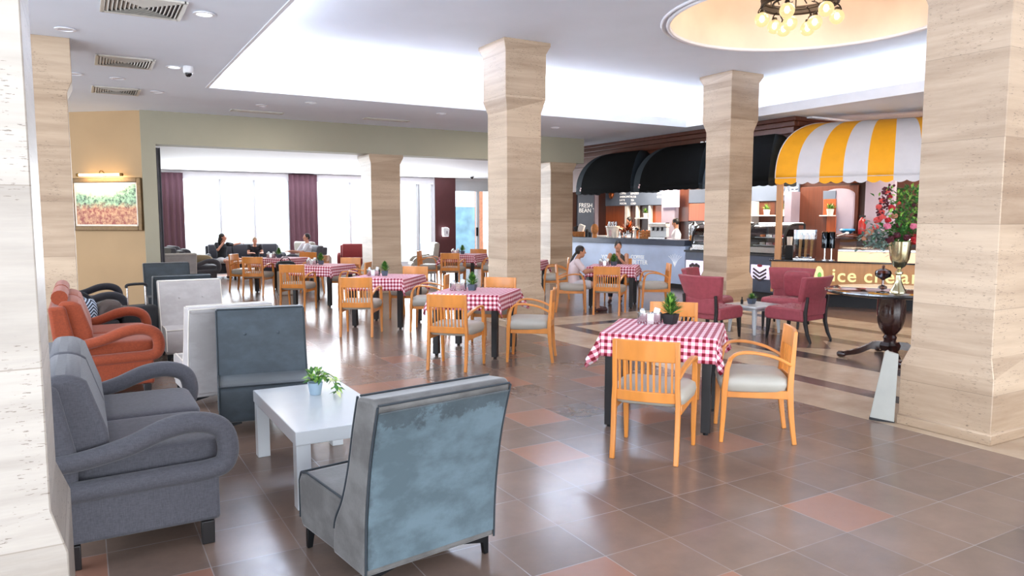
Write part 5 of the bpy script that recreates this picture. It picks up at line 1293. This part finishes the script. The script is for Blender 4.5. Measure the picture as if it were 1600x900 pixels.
# gelato case with glowing strip
gt = thing('gelato_case', 'glass-fronted gelato case with a glowing peach front', 'display case', BO, BR)
x0_, _, _ = booth(1309, 400, .3); gx1 = BW - .05
obj('glow_panel', boxbm(x0_, gx1, .30, .34, .846, 1.01), 'gelato', gt); obj('case_body', boxbm(x0_, gx1, .34, .82, .846, 1.03), 'steel', gt, bevel=.01)
obj('steel_rim', boxbm(x0_, gx1, .28, .82, 1.01, 1.05), 'steel', gt, bevel=.006)
b = B(); prof = [(.32, 1.05), (.36, 1.18), (.48, 1.27), (.80, 1.30)]
loft(b, [[(x0_ + .02, y, z) for y, z in prof], [(gx1, y, z) for y, z in prof]], close=False); obj('curved_glass', b, 'glass2', gt, smooth=True)
t = thing('gelato_scoop', 'white scoop lying on the gelato case glass', 'scoop', BO, BR); x, _, z = booth(1313, 372, .55)
b = B(); tube(b, [(x - .06, .55, 1.29), (x + .08, .55, 1.34)], .012, 8); ball(b, (x + .11, .55, 1.345), (.035, .03, .025), 12, 8); obj('scoop', b, 'paper', t, smooth=True)
# cone and cup dispensers
def bpos(px, back): x, y, _ = booth(px, 405, back); p = BO + Matrix.Rotation(BR, 3, 'Z') @ Vector((x, y, .846)); return tuple(p)
t = thing('cone_dispenser', 'clear acrylic wafer cone dispenser with steel feet on the ice cream counter', 'dispenser', bpos(1257, .28), BR)
b = B(); bx(b, -.19, .19, -.12, .12, 0, .03); obj('base', b, 'steel', t, bevel=.006)
b = B(); bx(b, -.185, .185, -.115, .115, .03, .56); obj('acrylic_box', b, 'glass2', t)
for x in (-.10, .0, .10):
    b = B(); tube(b, [(x, 0, .05), (x + .012, 0, .50)], .012, 8); lathe(b, [(.012, .05), (.035, .46), (.03, .46)], 14, (x + .02, 0, 0)); obj('cone_stack', b, 'cone', t, smooth=True)
for x in (-.12, .12):
    b = B(); ball(b, (x, -.10, .045), .03, 12, 8); obj('steel_foot', b, 'steel', t, smooth=True)
for k, (px, lb) in enumerate(((1288, 'left black and chrome cup dispenser on the ice cream counter'), (1298.5, 'right black and chrome cup dispenser on the ice cream counter'))):
    t = thing('cup_dispenser', lb, 'dispenser', bpos(px, .25), BR, 'cup dispensers on the ice cream counter')
    b = B(); lathe(b, [(.0, 0), (.062, 0), (.06, .012), (.0, .015)], 20); obj('base', b, 'steel', t, smooth=True)
    b = B(); tube(b, [(0, 0, .01), (0, 0, .24)], .014, 8); obj('pole', b, 'steel', t, smooth=True)
    b = B(); lathe(b, [(.0, .22), (.055, .22), (.058, .235), (.058, .51), (.05, .525), (.0, .53)], 24); obj('tube', b, 'chromeb', t, smooth=True)
t = thing('candle_jar', 'black box with a pale cup at the left end of the ice cream counter', 'container', bpos(1233, .45), BR); obj('box', boxbm(-.07, .07, -.07, .07, 0, .26), 'bag', t, bevel=.006)
b = B(); lathe(b, [(.0, .26), (.045, .26), (.055, .42), (.0, .42)], 16); obj('cup', b, 'cream', t, smooth=True)
# behind the stand: brown wall, arched mirror, extinguisher, bowl on a ledge
t = thing('back_panelling', 'brown panelled wall with pale pilasters behind the ice cream stand', 'wall panelling', (0, 0, 0))
wallpanel('wood_panel', 1250, 1340, 291, 420, XP, 'brwood', parent=t); wallpanel('pilaster', 1356, 1402, 255, 378, XP, 'lilac', parent=t, th=.10); wallpanel('wood_panel', 1402, 1450, 255, 378, XP, 'dkwood', parent=t)
t = thing('arched_mirror', 'arched mirror or doorway showing an orange niche behind the stand', 'mirror', (0, 0, 0))
y0, y1, z0, z1 = yzrect(1287, 1334, 296, 372, XP - .06); yc = (y0 + y1) / 2; hw = (y1 - y0) / 2
b = B(); arch = [(y0, z0), (y1, z0), (y1, z1 - .12)] + [(yc + hw * math.cos(R(a)), z1 - .12 + .14 * math.sin(R(a))) for a in range(10, 180, 10)] + [(y0, z1 - .12)]
prism(b, arch, XP - .09, XP - .04, 'X'); obj('pale_panel', b, 'lilac', t)
wallpanel('niche', 1287, 1306.5, 311, 336, XP - .09, 'orwood', parent=t, th=.02); wallpanel('niche_lower', 1292, 1306.5, 338, 365, XP - .09, 'orwood', parent=t, th=.02); wallpanel('ledge', 1287, 1306.5, 336, 338, XP - .09, 'cream', parent=t, th=.15); wallpanel('dark_top', 1287, 1306.5, 298, 311, XP - .09, 'board', parent=t, th=.02)
wallpanel('dark_side', 1284, 1292, 338, 370, XP - .09, 'brwood', parent=t, th=.025)
shelfplant(1297, 336, XP - .19, 'yellow flowers in a pot inside the orange niche behind the stand')
p = onx(1321, 365, XP - .35); b = B(); lathe(b, [(.0, 0), (.07, 0), (.16, .07), (.14, .10), (.0, .05)], 24, (XP - .3, p.y, p.z)); o = obj('blue_bowl', b, 'blueb', smooth=True); tag(o, 'blue bowl on the ledge behind the gelato case', 'bowl')
wallpanel('back_ledge', 1310, 1345, 365, 370, XP - .05, 'brwood', 'brown ledge carrying the blue bowl', 'shelf', th=.5)
p = onx(1344, 366, XP - .2); t = thing('fire_extinguisher', 'red fire extinguisher on the wall behind the ice cream stand', 'fire extinguisher', (XP - .15, p.y, p.z))
b = B(); lathe(b, [(.0, 0), (.07, .0), (.075, .02), (.075, .26), (.04, .33), (.02, .35), (.0, .35)], 18); obj('cylinder', b, 'extred', t, smooth=True)
b = B(); bx(b, -.02, .02, -.06, .06, .35, .39); obj('valve', b, 'bag', t)

# soap dispenser on the maroon pier
p = ony(696, 363, YW - .25); t = thing('soap_dispenser', 'white hand sanitiser dispenser on the maroon pier', 'dispenser', (p.x, YW - .20, p.z))
b = B(); prism(b, [(-.10, -.14), (.10, -.14), (.13, .12), (.05, .17), (-.12, .16)], -.12, 0, 'Y'); obj('housing', b, 'cam', t, bevel=.02)
obj('window', boxbm(.0, .05, -.125, -.12, -.05, .05), 'lilac', t)
# ================================================================= people
def person(label, loc, rotz, J, top, bottom, hair, skin='skin', sleeves=.5, shorts=False, longhair=False, braid=False, bun=False, dress=False, scale=1.0, gaze=(0, 1, 0), beardless=True):
    """J: joint dictionary in the person's axes (faces +y)"""
    t = thing('person', label, 'person', loc, rotz)
    V = {k: Vector(v) for k, v in J.items()}
    g = Vector(gaze).normalized(); up = Vector((0, 0, 1)); side = g.cross(up).normalized(); hu = side.cross(g)
    hd = V['head']
    HM = Matrix((side, g, hu)).transposed()
    b = B()
    # head: skull, jaw, nose, ears, lips
    ball(b, hd + hu * .02, (.073, .092, .098), 20, 14, rot=HM); ball(b, hd + g * .028 - hu * .055, (.052, .058, .062), 16, 10, rot=HM)
    ball(b, hd + g * .096 - hu * .005, (.012, .020, .022), 8, 6, rot=HM); ball(b, hd + g * .080 - hu * .052, (.022, .012, .009), 8, 6, rot=HM)
    for s in (-1, 1):
        ball(b, hd + side * s * .074, (.010, .020, .030), 8, 6, rot=HM); ball(b, hd + g * .078 + side * s * .032 + hu * .014, (.014, .010, .009), 8, 6, rot=HM)
    tube(b, [V['neck'] - Vector((0, 0, .04)), V['neck'], hd - hu * .05], [.062, .052, .052], 12)
    def torso(e, b):
        rings = []
        P = spline([V['pelvis'], V['waist'], V['chest'], V['neck'] - Vector((0, 0, .03))], 4); n = len(P)
        sd = (V['sR'] - V['sL']); sd.z *= .3; sd.normalize()
        for i, p in enumerate(P):
            q = i / (n - 1); w_ = (.165, .135, .170, .06); d_ = (.115, .095, .115, .05)
            k = q * 3; a = min(2, int(k)); f = k - a
            w = w_[a] * (1 - f) + w_[a + 1] * f + e; d = d_[a] * (1 - f) + d_[a + 1] * f + e
            tt = (P[min(i + 1, n - 1)] - P[max(i - 1, 0)]).normalized(); fw = sd.cross(tt).normalized()
            rings.append([p + sd * math.cos(2 * PI * j / 16) * w + fw * math.sin(2 * PI * j / 16) * d for j in range(16)])
        loft(b, rings)
    torso(0, b)
    for s in 'LR':
        tube(b, [V['s' + s], V['e' + s]], [.050, .040], 12); ball(b, V['s' + s], .052, 12, 8); ball(b, V['e' + s], .040, 10, 8)
        tube(b, [V['e' + s], V['w' + s]], [.038, .026], 12); ball(b, V['w' + s], .027, 10, 8)
        tube(b, [V['h' + s], V['k' + s]], [.085, .056], 12); ball(b, V['h' + s], .088, 12, 8); ball(b, V['k' + s], .056, 12, 8)
        cm = V['k' + s].lerp(V['a' + s], .3); tube(b, [V['k' + s], cm, V['a' + s]], [.052, .054, .034], 12)
        fd = Vector(J.get('f' + s, (0, 1, 0))).normalized(); ball(b, V['a' + s], .036, 10, 8)
        tube(b, [V['a' + s] - fd * .04 - Vector((0, 0, .035)), V['a' + s] + fd * .08 - Vector((0, 0, .045)), V['a' + s] + fd * .17 - Vector((0, 0, .055))], [.036, .036, .022], 10)
        # hand: palm, four fingers, thumb
        hdv = Vector(J.get('p' + s, tuple(V['w' + s] - V['e' + s]))).normalized(); cs = hdv.cross(up)
        if cs.length < .1: cs = hdv.cross(Vector((0, 1, 0)))
        cs.normalize(); nn = cs.cross(hdv).normalized(); w0 = V['w' + s]
        ball(b, w0 + hdv * .05, (.040, .042, .017), 12, 8, rot=Matrix((cs, hdv, nn)).transposed())
        for i, (o_, ln) in enumerate(((-.028, .062), (-.010, .074), (.009, .070), (.027, .055))):
            r0_ = w0 + hdv * .075 + cs * o_; m1 = r0_ + hdv * ln * .5 - nn * .006; e1 = m1 + hdv * ln * .38 - nn * .025
            tube(b, [r0_ - hdv * .02, r0_, m1, e1], [.009, .0095, .0085, .007], 8); ball(b, e1, .007, 8, 5)
        th = w0 + hdv * .025 + cs * (.034 if s == 'L' else -.034); sg = 1 if s == 'L' else -1
        tube(b, [w0 + hdv * .02, th, th + hdv * .035 + cs * .018 * sg - nn * .01, th + hdv * .06 + cs * .012 * sg - nn * .02], [.012, .012, .010, .007], 8)
    body = obj('body', b, skin, t, smooth=True); md = body.modifiers.new('skin', 'REMESH'); md.mode = 'VOXEL'; md.voxel_size = .009; md.use_smooth_shade = True
    def cloth(name, b, m, vs=.011):
        o = obj(name, b, m, t, smooth=True); md = o.modifiers.new('c', 'REMESH'); md.mode = 'VOXEL'; md.voxel_size = vs; md.use_smooth_shade = True
        m2 = o.modifiers.new('s', 'SMOOTH'); m2.iterations = 3; return o
    b = B(); torso(.014, b)
    for s in 'LR':
        if sleeves > 0:
            e = V['s' + s].lerp(V['e' + s], min(1, sleeves * 2)); tube(b, [V['s' + s], e], [.066, .056], 12); ball(b, V['s' + s], .066, 12, 8)
            if sleeves > .5: tube(b, [V['e' + s], V['e' + s].lerp(V['w' + s], (sleeves - .5) * 2)], [.052, .042], 12)
    cloth('top', b, top)
    b = B()
    for s in 'LR':
        e = V['h' + s].lerp(V['k' + s], .72 if shorts else 1.0); ball(b, V['h' + s], .104, 12, 8); tube(b, [V['h' + s], e], [.102, .078 if shorts else .068], 12)
        if not shorts: ball(b, V['k' + s], .068, 10, 8); tube(b, [V['k' + s], V['k' + s].lerp(V['a' + s], .9)], [.066, .052], 12)
    ball(b, V['pelvis'], (.18, .13, .12), 14, 10); cloth('shorts' if shorts else ('dress_skirt' if dress else 'trousers'), b, bottom)
    for s in 'LR':
        fd = Vector(J.get('f' + s, (0, 1, 0))).normalized(); b = B(); a_ = V['a' + s]
        tube(b, [a_ - fd * .055 - Vector((0, 0, .045)), a_ + fd * .06 - Vector((0, 0, .05)), a_ + fd * .19 - Vector((0, 0, .062))], [.036, .044, .028], 10); obj('shoe', b, 'shoe', t, smooth=True)
    b = B(); ball(b, hd + hu * .035 - g * .018, (.084, .096, .098), 20, 14, rot=HM)
    if longhair: tube(b, [hd - g * .03, hd - g * .06 - hu * .12, hd - g * .07 - hu * .26], [.085, .085, .05], 14)
    if braid: tube(b, spline([hd - g * .08 - hu * .02, hd - g * .14 - hu * .14, hd - g * .17 - hu * .32, hd - g * .14 - hu * .50]), [.035] + [.026] * 16 + [.014] * 2, 10)
    if bun: ball(b, hd - g * .07 + hu * .09, .045, 12, 8)
    # keep the face clear
    pl = hd + g * .050
    bmesh.ops.bisect_plane(b, geom=b.verts[:] + b.edges[:] + b.faces[:], plane_co=pl + hu * .03, plane_no=(g - hu * .55).normalized(), clear_outer=True)
    eg = [e for e in b.edges if e.is_boundary]
    if eg: bmesh.ops.holes_fill(b, edges=eg)
    obj('hair', b, hair, t, smooth=True)
    t.scale = (scale,) * 3
    return t
def sit(**k):
    J = dict(pelvis=(0, 0, .56), waist=(0, -.02, .74), chest=(0, -.02, .93), neck=(0, .0, 1.08), head=(0, .03, 1.22),
             sL=(-.18, 0, 1.02), sR=(.18, 0, 1.02), eL=(-.22, .10, .78), eR=(.22, .10, .78), wL=(-.14, .33, .80), wR=(.14, .33, .80),
             hL=(-.09, .03, .54), hR=(.09, .03, .54), kL=(-.11, .45, .53), kR=(.11, .45, .53), aL=(-.11, .47, .10), aR=(.11, .47, .10), fL=(0, 1, 0), fR=(0, 1, 0))
    J.update(k); return J
# girl in profile at the nearer bar-side table, facing right
person('girl with a long dark braid in a pale pink T-shirt seated at the table, side-on', (7.42, 10.58, 0), R(-33 - 90),
       sit(wL=(-.10, .46, .83), wR=(.12, .44, .83), eL=(-.22, .22, .80), eR=(.22, .2, .80), neck=(0, .06, 1.06), chest=(0, .02, .92), head=(0, .12, 1.19), sL=(-.17, .05, 1.0), sR=(.17, .05, 1.0)),
       'shirtp', 'shorts', 'hair', sleeves=.42, shorts=True, braid=True, scale=.87, gaze=(0, 1, -.12))
person('woman with tied dark hair in a sleeveless olive dress, facing the viewer across the table', (9.05, 11.42, 0), R(225 - 90),
       sit(wL=(-.06, .36, .98), eL=(-.22, .26, .80), wR=(.20, .40, .80), eR=(.26, .20, .78), head=(0, .09, 1.21), neck=(0, .04, 1.07), pL=(.3, -.2, 1)),
       'olive', 'trousers', 'hair', sleeves=0, bun=True, dress=True, gaze=(-.35, 1, -.25), scale=.88)
person('long-haired woman in a black top and white shorts drinking on the far sofa', (3.30, 21.35, 0), R(180 + 22),
       sit(wL=(-.02, .20, 1.12), eL=(-.24, .16, .86), pL=(.1, .2, 1), eR=(.40, -.10, .99), wR=(.66, -.12, 1.02), pR=(1, 0, 0), kL=(-.12, .46, .52), kR=(.22, .42, .58), aR=(.55, .50, .52), head=(.02, .02, 1.24), fR=(1, .2, 0)) if False else
       sit(wR=(.02, .20, 1.12), eR=(.24, .16, .86), pR=(-.1, .2, 1), eL=(-.42, -.10, .99), wL=(-.68, -.12, 1.03), pL=(-1, 0, 0), kR=(.12, .46, .52), kL=(-.20, .44, .58), aL=(-.42, .62, .50), fL=(-.6, .6, 0)),
       'shirtb', 'shorts', 'hair', 'skin2', sleeves=.45, shorts=True, longhair=True, gaze=(-.8, .6, 0), scale=.90)
person('blonde-haired woman in a black print top at the right end of the far sofa', (4.15, 21.35, 0), R(180),
       sit(head=(.0, .06, 1.17), neck=(0, .02, 1.04)), 'dotted', 'trousers', 'hairb', 'skin2', sleeves=.3, bun=True, gaze=(.1, 1, -.3), scale=.84)
person('man in a white T-shirt in the far grey armchair, seen from the side', (5.10, 19.6, 0), R(95),
       sit(wL=(-.12, .44, .86), wR=(.10, .46, .84), eL=(-.24, .16, .82), eR=(.24, .16, .80), neck=(0, -.06, 1.08), chest=(0, -.06, .93), head=(0, -.04, 1.23), waist=(0, -.03, .74)),
       'shirtw', 'trousers', 'hairg', 'skin2', sleeves=.45, gaze=(0, 1, .05), scale=.90)
STAND = dict(pelvis=(0, 0, .93), waist=(0, 0, 1.08), chest=(0, 0, 1.26), neck=(0, 0, 1.42), head=(0, .02, 1.56), sL=(-.18, 0, 1.36), sR=(.18, 0, 1.36), eL=(-.23, .05, 1.10), eR=(.23, .05, 1.10), wL=(-.16, .26, 1.12), wR=(.16, .26, 1.12),
             hL=(-.09, 0, .90), hR=(.09, 0, .90), kL=(-.10, .02, .48), kR=(.10, .02, .48), aL=(-.10, 0, .09), aR=(.10, 0, .09))
person('barista with black tied hair in a white shirt standing behind the coffee bar', (12.95, 14.03, 0), R(50), STAND, 'shirtw', 'trousers', 'hair', sleeves=.9, bun=False, longhair=False, gaze=(.3, 1, -.3), scale=.96)
person('worker in a cream shirt bending at the back of the coffee bar', (13.4, 16.4, 0), R(80), STAND, 'shirtp', 'trousers', 'hair', sleeves=.9, gaze=(0, 1, -.4), scale=.98)
# cup in the hand of the woman on the far sofa left out of sight; drinking glass on the side table
b = B(); lathe(b, [(.0, 0), (.03, 0), (.035, .10), (.032, .10), (.0, .01)], 14); o = obj('drinking_glass', b, 'glass2', smooth=True, loc=(4.1, 20.2, .501)); tag(o, 'drinking glass on the low table before the far sofa', 'glass')

# bar and stand task lights (lamps over the counters)
for (x, y, z, e, c) in ((13.3, 15.6, 3.3, 150, (1, .85, .68)), (13.3, 12.6, 3.3, 150, (1, .88, .74)), (13.4, 10.9, 3.3, 90, (1, .88, .74)), (13.4, 8.0, 3.3, 130, (1, .86, .72))):
    area('counter_light', (x, y, z), (0, 0, 0), .8, .8, e, c)
for (x, y) in ((-1.0, 7.5), (-1.0, 13.0), (3, 13.7), (8, 13.7)):
    area('ceiling_lamp_panel', (x, y, 3.56), (0, 0, 0), .25, .25, 22, (1, .93, .84))
